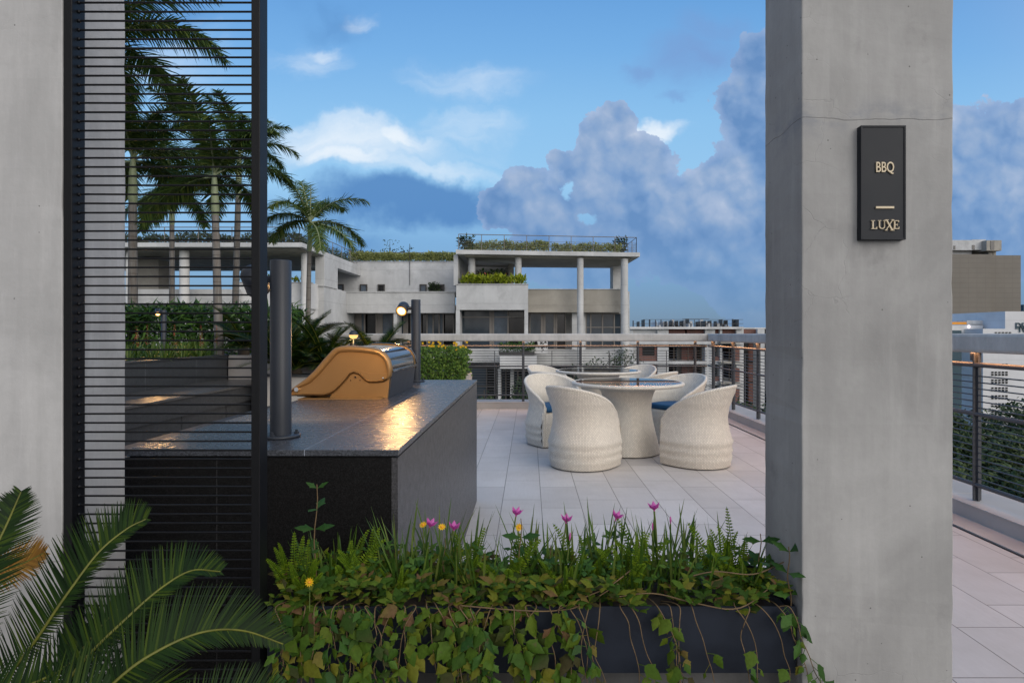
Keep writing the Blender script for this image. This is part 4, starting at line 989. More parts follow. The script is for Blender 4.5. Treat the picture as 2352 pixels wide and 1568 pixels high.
for px, d, yt, cw, n, sd, lab in ((1400, 30, 786, 1.7, 2600, 71, 'leafy young tree in front of the block, beside the right round column'), (1345, 29.5, 818, 1.2, 1300, 72, 'small young tree in the courtyard left of the leafy one'),
                                 (1190, 27, 832, 1.0, 1500, 73, 'slim sapling behind the end railing below the white balcony'), (1213, 26, 850, .9, 1300, 74, 'slim sapling behind the end railing beside the first'), (1112, 25, 868, .7, 420, 75, 'sparse sapling behind the left end of the railing'), (1470, 31, 800, .9, 700, 76, 'thin young tree in front of the brick building')):
    x, y = tat(px, d); zt = wz(yt, d); tree(x, y, zt-6.5, zt, cw, n, sd, lab)

# ================================================================ unfinished brick building
dK = 70.0
ub = thing('unfinished_building', 'unfinished concrete frame with red brick infill beyond the right end of the railing', 'building', (wx(1600, dK), dK, -30))
def kx(cx): return 1424+cx*.2051
def ky(cy): return 712+cy*.2051
b = MB(); b.pbox(kx(110), kx(1385), ky(187), ky(212), dK-.6, dK+16); b.pbox(kx(1380), 1990, ky(196), ky(210), dK+.8, dK+16); b.build('roof_slab', M['white'], ub)
for cy in (345, 570, 800, 1030, 1260):
    part(ub, 'floor_slab', 'conc', (kx(100), kx(1385), ky(cy+0), ky(cy+38), dK-.4, dK+14)); part(ub, 'floor_slab', 'concd', (kx(1130), kx(1345), ky(cy+8), ky(cy+26), dK-1.6, dK-.41))
for x0, x1 in ((100, 150), (420, 545), (955, 1065), (1120, 1145), (1305, 1385), (1540, 1620)):
    part(ub, 'frame_column', 'conc', (kx(x0), kx(x1), ky(212), ky(1500), dK-.2, dK+1.2))
part(ub, 'wall', 'conc', (kx(150), kx(420), ky(212), ky(1500), dK+.2, dK+.6))
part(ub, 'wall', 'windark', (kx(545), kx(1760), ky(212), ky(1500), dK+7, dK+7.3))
for k in range(5):
    y0 = ky(345+k*230+30); y1 = ky(570+k*230)
    b = MB(); b.pbox(kx(200), kx(250), y0-2, y1, dK, dK+.3); b.pbox(kx(388), kx(420), y0-2, y1, dK, dK+.3); b.pbox(kx(250), kx(388), y1-13, y1, dK, dK+.3); b.pbox(kx(250), kx(388), y0-2, y0+2, dK, dK+.3); b.build('brick_panel', M['brick'], ub)
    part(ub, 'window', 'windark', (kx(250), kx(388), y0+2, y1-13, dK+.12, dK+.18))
    part(ub, 'brick_panel', 'brick', (kx(690), kx(820), y0, y1, dK+2.0, dK+2.3)); part(ub, 'frame_column', 'concd', (kx(640), kx(690), y0, y1, dK+3, dK+3.4))
    part(ub, 'brick_panel', 'brick', (kx(1065), kx(1118), y1-11, y1, dK, dK+.3))
    part(ub, 'brick_panel', 'brick', (kx(1290), kx(1340), y0+9, y1, dK-1.2, dK-.95))
    part(ub, 'brick_panel', 'brick', (kx(1440), kx(1530), y0-3, y1, dK+2.4, dK+2.7))
    b = MB()
    for c in (600, 760, 905, 1220): b.pbox(kx(c), kx(c+9), y0, y1, dK+.4, dK+.5)
    b.build('prop_post', M['bark'], ub)
for x0, x1 in ((515, 730), (750, 965), (1060, 1305), (1385, 1535)): part(ub, 'brick_panel', 'brick', (kx(x0), kx(x1), ky(214), ky(344), dK+.3, dK+.6))
part(ub, 'wall', 'white', (kx(150), kx(515), ky(213), ky(344), dK+.15, dK+.5)); part(ub, 'wall', 'white', (kx(965), kx(1060), ky(213), ky(344), dK+.15, dK+.5))
b = MB(); rr = random.Random(14)
for i in range(20):
    c = 150+i*62; b.pbox(kx(c), kx(c+rr.choice((4, 5, 8))), ky(rr.uniform(96, 130)), ky(187), dK+rr.uniform(0, 2), dK+2.1)
for c0, c1, y in ((260, 1380, 104), (700, 1000, 96), (140, 1380, 150)): b.pbox(kx(c0), kx(c1), ky(y), ky(y+4), dK, dK+.08)
b.build('scaffold_rail', M['dkframe'], ub)
b = MB()
for i in range(26):
    c = rr.uniform(390, 1240); w = rr.uniform(10, 45); h = rr.choice((14, 20, 26, 40, 62)); b.pbox(kx(c), kx(c+w*.5), ky(187-h), ky(187), dK+rr.uniform(.3, 4), dK+4.5)
for c in (580, 715, 785, 900, 950, 1120): b.pbox(kx(c), kx(c+rr.uniform(18, 34)), ky(rr.uniform(108, 125)), ky(187), dK+2, dK+3)
b.build('stacked_material', M['conc'], ub)

# ================================================================ towers beyond the right column
def qx(cx): return 2124.5+cx*.311
def qy(cy): return 488+cy*.311
dT = 180.0
bt = thing('brown_tower', 'tall windowless brown clad tower beyond the right column', 'building', (wx(2260, dT), dT, -30))
part(bt, 'wall', 'brown', (1990, qx(487), qy(309), 1050, dT, dT+25)); part(bt, 'wall', 'brown', (qx(487), qx(708), qy(316), 1050, dT+1.2, dT+25))
part(bt, 'plant_room', 'conc', (2080, qx(350), qy(204), qy(278), dT+5, dT+18), (qx(350), qx(450), qy(200), qy(276), dT+5, dT+18), (2080, qx(345), qy(285), qy(312), dT+7, dT+16))
part(bt, 'plant_room', 'concd', (qx(455), qx(566), qy(205), qy(282), dT+3, dT+14)); part(bt, 'plant_room_leg', 'concd', (qx(470), qx(500), qy(282), qy(318), dT+5, dT+8), (qx(505), qx(525), qy(282), qy(318), dT+5, dT+8))
part(bt, 'window', 'windark', (qx(485), qx(512), qy(210), qy(274), dT+2.9, dT+3.2)); part(bt, 'window', 'windark', (qx(348), qx(368), qy(240), qy(274), dT+4.9, dT+5.2)); part(bt, 'window', 'windark', (qx(212), qx(226), qy(245), qy(272), dT+4.9, dT+5.2))
dW = 120.0
wt = thing('white_tower', 'white panelled tower with small grouped square windows and dark lettering', 'building', (wx(2300, dW), dW, -30))
part(wt, 'wall', 'tower', (qx(428), 2420, qy(858), 1250, dW, dW+20)); part(wt, 'wall', 'tower', (qx(592), 2420, qy(730), qy(858), dW+.0, dW+20)); part(wt, 'plant_room', 'white', (qx(530), qx(591), qy(748), qy(805), dW+4, dW+12)); part(wt, 'coping', 'white', (qx(525), qx(600), qy(734), qy(748), dW+3.5, dW+12.5))
part(wt, 'wall', 'white', (2100, qx(428), qy(830), qy(893), dW+5, dW+20)); part(wt, 'wall', 'conc', (qx(272), qx(428), qy(893), 1250, dW+9, dW+20))
for k in range(10):
    y = 1058+58*k if k else 882
    for i in range(5):
        x = 494+26*i+(26 if k == 0 else 0); part(wt, 'window', 'windark', (qx(x), qx(x+14), qy(y), qy(y+(8 if k == 0 else 11)), dW-.15, dW+.1))
        if k: part(wt, 'window', 'windark', (qx(x), qx(x+14), qy(y+17), qy(y+29), dW-.15, dW+.1))
for k in range(9):
    y = 1062+57*k; part(wt, 'balcony', 'white', (qx(346), qx(426), qy(y+30), qy(y+52), dW+3, dW+8.9)); part(wt, 'window', 'windark', (qx(348), qx(426), qy(y), qy(y+30), dW+8.8, dW+9.05))
part(wt, 'roof_unit', 'conc', (qx(310), qx(440), qy(796), qy(825), dW+6, dW+9), (qx(440), qx(580), qy(806), qy(828), dW+7, dW+9)); part(wt, 'orange_band', 'orange', (2100, qx(308), qy(808), qy(826), dW+5.4, dW+6))
b = MB(); c = P(qx(324), qy(842), dW+4.8); b.ball(c, .32, 1.3, 10, 6); b.build('roof_lamp', emis('roof_lamp_glow', (1, .9, .95), 1.2), wt)
text_curve('DEL', wt, Vector((wx(qx(716), dW), dW-.12, wz(qy(858), dW)))-Vector(wt.location), 1.75, M['teal'], 'lettering', .95, .03, .05)
text_curve('TO', wt, Vector((wx(qx(722), dW), dW-.12, wz(qy(883), dW)))-Vector(wt.location), 1.75, M['teal'], 'lettering', .95, .03, .05)
b = MB(); b.pbox(2100, qx(271), qy(870), 1250, 112, 116); gt_ = one(b, 'glass_tower', M['teal'], 'dark teal glass office tower edge just right of the column', 'building')
b = MB(); b.pbox(2090, qx(276), qy(838), qy(868), 113, 116); b.build('roof', M['white'], gt_)
b = MB(); b.pbox(qx(727), 2420, qy(680), 1200, 300, 320); one(b, 'distant_tower', M['teal'], 'far blue grey tower edge at the right border', 'building')
def crown_tree(x, y, zb, zt, rx, n, seed, lab, gr='trees below the terrace'):
    r = random.Random(seed); s = thing('street_tree', lab, 'tree', (x, y, zb), gr); b = MB(); b.tube([(x, y, zb), (x+.3, y, (zb+zt)/2)], [.35, .2], 7)
    blobs = []
    for i in range(11):
        a = r.uniform(0, 6.28); q = r.uniform(.2, .8); c = Vector((x+math.cos(a)*rx*q, y+math.sin(a)*rx*q, zt-rx*r.uniform(.25, .9))); blobs.append((c, rx*r.uniform(.28, .45)))
        b.tube([(x+.3, y, (zb+zt)/2), c], [.14, .04], 5)
    b.build('trunk', M['bark'], s); b = MB()
    for i in range(n):
        c, q = r.choice(blobs); d = Vector((r.gauss(0, 1), r.gauss(-.4, 1), r.gauss(.35, 1))).normalized(); p = c+d*q*r.uniform(.72, 1.08)
        dd = d*.5+Vector((r.gauss(0, .6), r.gauss(0, .6), r.gauss(-.2, .5))); b.leaf(p, dd, d+Vector((0, 0, .5)), r.uniform(.35, .7), r.uniform(.2, .35), .15, .25)
    b.build('crown', M['far'], s)
tl = ['darkest', 'broad', 'tall', 'rounded', 'nearest', 'low', 'spreading', 'furthest', 'bushy', 'thin']
for i, (px, d, yt, rx) in enumerate(((2330, 62, 930, 4.5), (2235, 70, 948, 4.6), (2285, 52, 985, 3.8), (2350, 48, 1005, 3.6), (2210, 50, 1018, 3.6), (2260, 42, 1062, 3.0), (2335, 40, 1072, 3.0), (2205, 40, 1085, 2.8), (2400, 55, 960, 4.4), (2165, 60, 980, 4.2))):
    crown_tree(wx(px, d), d, wz(yt, d)-12, wz(yt, d), rx, 1500, 100+i, tl[i]+' leafy tree below the terrace beyond the right side railing')
for i, (px, d, yt, rx) in enumerate(((1500, 45, 900, 2.8), (1700, 47, 925, 3.0), (1610, 52, 915, 3.0))):
    crown_tree(wx(px, d), d, wz(yt, d)-9, wz(yt, d), rx, 900, 130+i, ('first', 'second', 'middle')[i]+' leafy tree at the foot of the brick building', 'trees in the courtyard')
# ================================================================ raised garden at the left
b = MB(); b.box(-5.32, -5.28, 5.2, 10.44, .0, .90); b.box(-5.60, -5.28, 10.36, 10.395, 0, .90)
gp = thing('garden_planter', 'slate grey stone planter wall in front of the hedge and palms', 'planter', (-5.3, 7.8, 0)); b.build('side_panel', granite('slate_planter', (.050, .056, .062), .42, .3, .6, ((1, .35), (1, 1.6))), gp)
b = MB(); b.rbox(-5.72, -5.27, 5.2, 10.46, .90, .925, .002, 1); b.build('coping', M['gcl'], gp)
b = MB(); b.box(-14, -5.7, 5.2, 17, .0, .82); b.box(-5.7, -5.33, 5.2, 10.40, 0, .82); b.box(-5.70, -3.45, 10.45, 17, 0, .80); b.build('soil', M['soil'], gp)
b = MB(); b.box(-5.68, -4.9, 10.40, 10.449, .0, .92); b.box(-4.9, -3.4, 10.36, 10.449, 0, .805); one(b, 'garden_wall', M['kerb'], 'pale stone edging wall at the end of the slate planter', 'wall')
bn = thing('stone_bench', 'long low slate bench top along the foot of the garden planter', 'bench', (-4.8, 8, 0))
b = MB(); b.rbox(-5.275, -4.33, 4.2, 10.2, .485, .515, .003, 1); b.build('bench_top', granite('bench_granite', (.07, .068, .066), .33, .4, .8), bn)
b = MB(); b.box(-5.27, -4.36, 4.22, 10.18, .26, .484); b.box(-5.2, -4.40, 4.25, 10.15, .0, .26)
for y in (5.3, 6.4, 7.5, 8.6, 9.6): b.box(-4.401, -4.392, y, y+.02, .02, .25)
b.build('bench_base', M['gcl'], bn)
cb = thing('low_cabinet', 'low dark cabinet run between bench and barbecue counter', 'cabinet', (-3.4, 6.6, 0))
b = MB(); b.rbox(-3.75, -3.05, 4.4, 8.6, .235, .26, .002, 1); b.build('cabinet_top', M['gcl'], cb); b = MB(); b.box(-3.72, -3.08, 4.42, 8.58, 0, .234); b.build('cabinet_body', M['planter'], cb)
for y in (4.9, 5.7, 6.5, 7.3):
    b = MB(); b.rbox(-3.079, -3.066, y, y+.76, .03, .215, .002, 1); b.build('door', M['planter'], cb)
# second bed at the end of the terrace
b = MB(); b.box(-4.28, -1.62, 9.22, 9.27, 0, .63); bd = thing('end_planter', 'pale stone planter bed with grey cap holding cycads at the terrace end', 'planter', (-2.7, 9.6, 0)); b.box(-1.02, -.98, 9.27, 10.2, 0, .63); b.build('front_panel', plain('pale_stone', (.42, .40, .37), .6, 0, .08, 3), bd)
b = MB(); b.rbox(-4.30, -1.60, 9.18, 9.36, .63, .665, .002, 1); b.build('coping', M['gcl'], bd); b = MB(); b.box(-4.28, -1.03, 9.28, 10.2, 0, .62); b.build('soil', M['soil'], bd)

# ---- palms
def frond_mesh(L, el, bend, seed, nl=62, ll=.52, wid=.034, twist=1.):
    r = random.Random(seed); b = MB(); n = 18; pts = []; p = Vector((0, 0, 0)); a = el
    for i in range(n+1):
        pts.append(p.copy()); q = i/n; a = el-bend*(q**1.35); p = p+Vector((math.cos(a), 0, math.sin(a)))*(L/n)
    k = MB(); k.tube(pts, [.022*(1-.85*i/n)+.002 for i in range(n+1)], 6)
    for i in range(nl):
        q = .10+.90*i/(nl-1); f = q*n; j = min(n-1, int(f)); c = pts[j].lerp(pts[j+1], f-j); tg = (pts[j+1]-pts[j]).normalized(); up = Vector((-tg.z, 0, tg.x))
        ln = ll*(math.sin(math.pi*(.10+.84*q))**.55)*r.uniform(.85, 1.1)
        for sg in (1, -1):
            for row in range(2):
                e = r.uniform(.05, .75)*(1 if row == 0 else -.55)*twist
                d = Vector((0, sg, 0))*math.cos(e)+up*math.sin(e)+tg*(.45+.5*q)
                b.blade(c, d, ln*r.uniform(.85, 1.05), wid, r.uniform(.35, .95), 3, face=up+Vector((r.gauss(0, .3), r.gauss(0, .3), 0)))
    return k, b
FR = []
for i, (L, el, bd_) in enumerate(((1.0, 1.25, .8), (1.0, .95, 1.3), (1.0, .62, 1.5), (1.0, .25, 1.35), (1.0, -.15, .95))): FR.append((L, el, bd_))
FCACHE = {}
def palm(x, y, zb, zc, tr, L, n, seed, label, spear=True, base=1.5, azs=None, lean=0.):
    r = random.Random(seed); s = thing('foxtail_palm', label, 'palm', (x, y, zb), 'foxtail palms in the garden'); h = zc-zb
    b = MB(); zz = [0, .06, .15, .5, .78]; xo = lambda q: lean*(1-q)
    b.tube([(x+xo(q), y, zb+h*q) for q in zz], [tr*base, tr*1.3, tr*1.12, tr, tr*.88], 16, cap=False); b.build('trunk', M['trunk'], s)
    b = MB(); b.tube([(x+xo(q), y, zb+h*q) for q in (.775, .80, .90, 1.02)], [tr*.88, tr*1.06, tr*.9, tr*.45], 16); b.build('crown_shaft', M['shaft'], s)
    if spear: b = MB(); b.tube([(x, y, zc-.1), (x+.02, y, zc+L*.55)], [.022, .006], 6); b.build('spear_leaf', M['shaft'], s)
    for i in range(n):
        k = (i*2+1) % 5 if n > 5 else i % 5
        v = r.randrange(2); key = (k, v, round(L, 2))
        if key not in FCACHE:
            l_, el, bd_ = FR[k]; km, bm_ = frond_mesh(L*r.uniform(.92, 1.05), el, bd_, seed*10+i, 46, L*.27, L*.0165)
            ra = km.build('rachis', M['shaft'], None); lf = bm_.build('frond', M['palm'], None); FCACHE[key] = (ra.data, lf.data)
            bpy.data.objects.remove(ra); bpy.data.objects.remove(lf)
        rd, ld = FCACHE[key]; az = azs[i] if azs else i*2.39996+r.uniform(-.25, .25)
        f = bpy.data.objects.new('frond', ld); COL.objects.link(f); f.parent = s; f.location = (0, 0, h*(.985+.02*(2-k)/5)); f.rotation_euler = (r.uniform(-.12, .12), r.uniform(-.08, .08), az)
        q = bpy.data.objects.new('rachis', rd); COL.objects.link(q); q.parent = f
    return s
palm(wx(236, 10.5), 10.5, .7, wz(75, 10.5), .10, 2.2, 13, 1, 'tallest dark palm, its crown cut by the top edge of the frame')
palm(wx(305, 12.5), 12.5, .7, wz(360, 12.5), .088, 1.9, 13, 2, 'thick trunked palm nearest the pale column behind the wire screen')
palm(wx(492, 11.5), 11.5, .7, wz(395, 11.5), .072, 1.7, 13, 3, 'palm with swollen base in the middle of the wire screen', lean=.10)
palm(wx(550, 14), 14, .7, wz(345, 14), .07, 1.45, 11, 4, 'slender palm just left of the black screen post', lean=-.13)
palm(wx(712, 13), 13, .7, wz(505, 13), .05, 1.38, 11, 5, 'small bright palm standing alone right of the screen', azs=[.15, 2.6, 3.6, 4.4, 5.3, 1.2, .75, 2.0, 3.0, 5.9, 1.6], lean=-.06)
palm(wx(395, 16.5), 16.5, .7, wz(430, 16.5), .07, 2.0, 10, 6, 'further palm behind the middle of the wire screen')

# ---- hedge, grass clumps, flower spikes and lamp in the raised garden
b = MB(); rr = random.Random(77)
for i in range(5200):
    x = rr.uniform(-10.5, -4.75); y = 11.9+rr.random()**2*1.0+mnoise.noise(Vector((x*1.3, 0, 3)))*.3; zt = 1.80+mnoise.noise(Vector((x*1.9, y, 0)))*.16; z = .8+(zt-.8)*rr.random()**.7
    b.leaf((x, y, z), (rr.gauss(0, .7), rr.gauss(-.5, .5), rr.gauss(.5, .5)), (rr.gauss(0, .4), -.5, 1), rr.uniform(.16, .32), rr.uniform(.04, .07), .15, .35)
one(b, 'garden_hedge', M['hedge'], 'long dense green hedge of strap leaves behind the raised garden', 'hedge', loc=(-7.6, 12.3, .8))
def clump(n, L, w, seed, bend=1.2, spread=.7, tp=2.2):
    r = random.Random(seed); b = MB()
    for i in range(n):
        a = r.uniform(0, 6.28); e = r.uniform(.15, 1.)*spread; b.blade((math.cos(a)*.03, math.sin(a)*.03, 0), (math.cos(a)*e, math.sin(a)*e, 1), L*r.uniform(.6, 1.15), w*r.uniform(.7, 1.2), bend*r.uniform(.5, 1.3), 5, tp=tp)
    return b
cl = [clump(34, .42, .017, 200+i) for i in range(4)]; first = [None]*4
for i in range(70):
    k = i % 4; x = rr.uniform(-9.2, -5.5); y = rr.uniform(5.6, 11.6)
    if i < 26: x = rr.uniform(-5.75, -5.45); y = 5.9+i*.18
    o = first[k].copy() if first[k] else cl[k].build('grass_clump', M['grass'])
    if first[k]: COL.objects.link(o)
    else: first[k] = o
    o.location = (x, y, .82); o.rotation_euler = (0, 0, rr.uniform(0, 6.28)); q = rr.uniform(.8, 1.25); o.scale = (q, q, q)
    tag(o, 'arching green grass clump in the raised garden planter', 'grass clump', 'grass clumps in the raised garden', 'thing')
for i, (px, d) in enumerate(((314, 9.5), (401, 9.6), (462, 9.8), (338, 10.2), (497, 10.6))):
    x = wx(px, d); s = thing('flower_spike', 'rust red flower spike %s' % ('beside the pale column', 'just right of the garden bollard lamp', 'left of the palm with swollen base', 'left of the garden bollard lamp', 'in front of the swollen palm base')[i], 'flower', (x, d, .82), 'red flower spikes')
    b = MB(); b.tube([(x, d, .82), (x+.01, d, 1.38)], .005, 5); b.build('stem', M['gstem'], s); b = MB()
    for j in range(40): z = 1.08+.36*rr.random(); a = rr.uniform(0, 6.28); b.leaf((x, d, z), (math.cos(a), math.sin(a), .9), (0, 0, 1), .07*(1.5-z)*2.2+.012, .013)
    b.build('flower_head', M['redfl'], s)
gl = post_lamp(-6.2, 10.05, .82, 1.70, (-6.27, 10.0, 1.665), (.45, -.70, -.48), 'lit bollard lamp among the raised garden grasses', 30., (-5.6, 9.2, .9), .15, 95, True, .042)
# ---- cycads and the creeper hedge of the end bed
def cyc_frond(L, el, bend, seed, ll=.21, nl=52, wid=.012):
    r = random.Random(seed); n = 14; pts = []; p = Vector((0, 0, 0))
    for i in range(n+1): pts.append(p.copy()); q = i/n; a = el-bend*q**1.4; p = p+Vector((math.cos(a), 0, math.sin(a)))*(L/n)
    k = MB(); k.tube(pts, [.008*(1-.8*i/n)+.001 for i in range(n+1)], 5); b = MB()
    for i in range(nl):
        q = .10+.9*i/(nl-1); f = q*n; j = min(n-1, int(f)); c = pts[j].lerp(pts[j+1], f-j); tg = (pts[j+1]-pts[j]).normalized(); up = Vector((-tg.z, 0, tg.x)); ln = ll*math.sin(math.pi*(.12+.82*q))**.6
        for sg in (1, -1): b.blade(c, Vector((0, sg, 0))+tg*.7+up*.38, ln*r.uniform(.9, 1.1), wid, .2, 2, face=up)
    return k, b
cfm = []
for i, (el, bd_) in enumerate(((1.25, .7), (.95, 1.0), (.6, 1.0), (.25, .7))):
    k, q = cyc_frond(1., el, bd_, i); ra = k.build('rachis', M['rachis']); lf = q.build('frond', M['cycad']); cfm.append((ra.data, lf.data)); bpy.data.objects.remove(ra); bpy.data.objects.remove(lf)
def cycad(x, y, z, sc, n, seed, lab):
    r = random.Random(seed); s = thing('cycad_plant', lab, 'cycad', (x, y, z), 'cycads of the terrace beds')
    b = MB(); b.lathe([(.09*sc, -.12), (.12*sc, 0), (.08*sc, .12*sc), (.001, .15*sc)], (x, y, z), 14); b.build('trunk', M['bark'], s)
    for i in range(n):
        rd, ld = cfm[i % 4]; f = bpy.data.objects.new('frond', ld); COL.objects.link(f); f.parent = s; f.location = (0, 0, .1*sc); f.rotation_euler = (r.uniform(-.15, .15), 0, i*2.4+r.uniform(-.3, .3)); q = sc*r.uniform(.8, 1.1); f.scale = (q, q, q)
        c = bpy.data.objects.new('rachis', rd); COL.objects.link(c); c.parent = f
for px, d, z, sc, lab in ((640, 9.75, .68, .85, 'dark cycad just right of the near lamp post'), (745, 9.7, .68, .80, 'cycad with spreading fronds behind the barbecue hood'), (862, 9.9, .66, .75, 'cycad lit yellow beside the small globe lamp'), (560, 10.9, .95, .75, 'cycad beside the slate planter end, behind the screen'), (690, 11.2, .8, .9, 'cycad at the foot of the small bright palm'), (680, 9.6, .62, .8, 'low cycad between lamp post and barbecue hood'), (800, 9.9, .62, .6, 'small cycad under the globe lamp')):
    cycad(wx(px, d), d, z, sc*1.15, 30, int(px), lab)
hb = MB(); rr = random.Random(88)
for i in range(4200):
    x = rr.uniform(-1.72, -.98); f = rr.random()
    y = 9.16+.10*rr.random() if f < .6 else rr.uniform(9.2, 10.1)
    zt = 1.06+.05*mnoise.noise(Vector((x*6, y*3, 1)))-.35*max(0, (x+1.15))**1.; z = .25+(zt-.25)*rr.random()**.8 if f < .8 else zt
    y += mnoise.noise(Vector((x*7, z*7, 2)))*.06
    hb.leaf((x+(.05*mnoise.noise(Vector((z*7, y, 0))) if x > -1.05 else 0), y, z), (rr.gauss(0, .6), rr.gauss(-.5, .4), rr.gauss(-.1, .6)), (rr.gauss(0, .3), -1, .6), rr.uniform(.035, .06), rr.uniform(.022, .036), .15, .25)
hs = thing('creeper_hedge', 'block of bright green creeper at the end of the counter', 'hedge', (-1.35, 9.6, .2)); hb.build('foliage', M['creeper'], hs)
hb = MB()
for i in range(26):
    x = rr.uniform(-1.70, -.95); z = 1.06+rr.uniform(-.02, .12); y = rr.uniform(9.15, 9.5); 
    for j in range(6): a = j*1.05; hb.leaf((x, y, z), (math.cos(a), -.5, math.sin(a)), (0, -1, .3), .026, .016, 0, 0)
hb.build('yellow_bloom', M['yellow'], hs)
for i in range(16):
    px = rr.uniform(880, 1010); d = rr.uniform(9.5, 10.1); x = wx(px, d); o = clump(12, .42, .012, 300+i, .5, .3).build('reed_clump', M['grass']); o.location = (x, d, .66); tag(o, 'upright yellowish reed clump between globe lamp and creeper hedge', 'reeds', 'reed clumps in the end bed', 'thing')
# small globe lamp
gx, gd = wx(812, 9.5), 9.5; gs = thing('globe_lamp', 'small globe garden lamp, dark above and glowing below', 'lamp', (gx, gd, .65)); r = .072
b = MB(); b.tube([(gx, gd, .65), (gx, gd, 1.245)], .012, 8); b.build('pole', M['grey'], gs); zc_ = 1.3-3*gd/F
b = MB(); b.lathe([(r*math.cos(R(a)), zc_+r*math.sin(R(a))) for a in range(0, 90, 10)]+[(.0005, zc_+r)], (gx, gd, 0), 24); b.build('shade', M['grey'], gs)
b = MB(); b.lathe([(.03, zc_-.060)]+[(r*.97*math.cos(R(a)), zc_+r*.97*math.sin(R(a))) for a in range(-56, 1, 8)], (gx, gd, 0), 24); b.build('diffuser', M['globe'], gs)
l = bpy.data.lights.new('globe_light', 'POINT'); l.energy = 5.; l.color = (1, .62, .22); l.shadow_soft_size = .05; o = bpy.data.objects.new('globe_light', l); COL.objects.link(o); o.parent = gs; o.location = (0, -.06, zc_-.10-.65)
# ================================================================ foreground cycad
def cyc_near():
    s = thing('cycad_plant', 'large green cycad spreading fronds across the lower left foreground', 'cycad', (-1.08, 1.02, 0))
    b = MB(); b.lathe([(.10, 0), (.13, .25), (.11, .45), (.05, .56), (.001, .58)], (-1.2, .98, 0), 20); b.build('trunk', M['bark'], s)
    r = random.Random(3)
    def fr(pts, ll, n, mat, nrm=(0, -.8, .6), w=.0033, r0=.0028, name='frond', fwd=.75, vee=.25, base=.1, sl=(1., 1.), rm='rachis', droop=.05):
        c = crom([P(*q) for q in pts], 10); m_ = len(c)
        k = MB(); k.tube(c, [r0*(1-.8*i/m_)+.0008 for i in range(m_)], 8); nv = Vector(nrm).normalized(); b = MB()
        for i in range(n):
            q = base+(1-base)*i/(n-1); f = q*(m_-1); j = min(m_-2, int(f)); p = c[j].lerp(c[j+1], f-j); tg = (c[j+1]-c[j]).normalized()
            sd = tg.cross(nv).normalized(); up = sd.cross(tg)
            ln = ll*max(.2, math.sin(math.pi*(.16+.80*q)))**.8
            for sg in (1, -1):
                d = sd*sg+tg*(fwd*(.45+.75*q))+up*vee+Vector((r.gauss(0, .035), r.gauss(0, .035), r.gauss(0, .035)))
                b.blade(p, d, ln*r.uniform(.92, 1.06)*sl[0 if sg > 0 else 1], w, droop, 4, face=up)
        f = b.build(name, M[mat], s); k.build('rachis', M[rm], f)
    fr([(-60, 1640, 1.05), (60, 1500, 1.07), (150, 1370, 1.10), (225, 1270, 1.14), (290, 1215, 1.18), (335, 1192, 1.2)], .085, 120, 'cycad', sl=(.5, 1.15))
    fr([(60, 1690, 1.02), (190, 1520, 1.05), (290, 1420, 1.09), (370, 1350, 1.14), (440, 1310, 1.19), (505, 1312, 1.24)], .085, 120, 'cycad', sl=(.5, 1.15))
    fr([(120, 1720, .98), (270, 1560, 1.02), (370, 1490, 1.06), (470, 1450, 1.11), (560, 1448, 1.16), (650, 1478, 1.2)], .085, 130, 'cycad', sl=(.6, 1.2))
    fr([(300, 1800, .98), (400, 1690, 1.0), (500, 1630, 1.05), (590, 1605, 1.1), (650, 1615, 1.15)], .08, 90, 'cycad')
    fr([(-150, 1640, 1.0), (-85, 1450, 1.02), (-35, 1310, 1.06), (15, 1205, 1.1), (48, 1130, 1.14)], .075, 100, 'cycad', nrm=(.3, -.8, .4))
    fr([(-140, 1640, .97), (20, 1590, 1.0), (150, 1530, 1.08), (230, 1440, 1.16), (290, 1380, 1.22)], .09, 90, 'cycad', nrm=(.2, -.5, .8))
    fr([(-60, 1720, .92), (120, 1640, .95), (230, 1590, 1.0), (330, 1585, 1.05), (420, 1620, 1.1)], .10, 90, 'cycad')
    fr([(-110, 1345, 1.26), (-30, 1318, 1.28), (20, 1305, 1.29), (60, 1290, 1.30), (100, 1270, 1.31)], .075, 46, 'cycadry', w=.0035, r0=.003, fwd=1.1, vee=.3, rm='rachis')
cyc_near()
# ================================================================ planting in and over the planter
PX0, PX1, PY0, PY1, PZ = -.66, .675, YC+.03, YC+.29, .585
rr = random.Random(42)
def ppx(px, d=1.6): return wx(px, d)
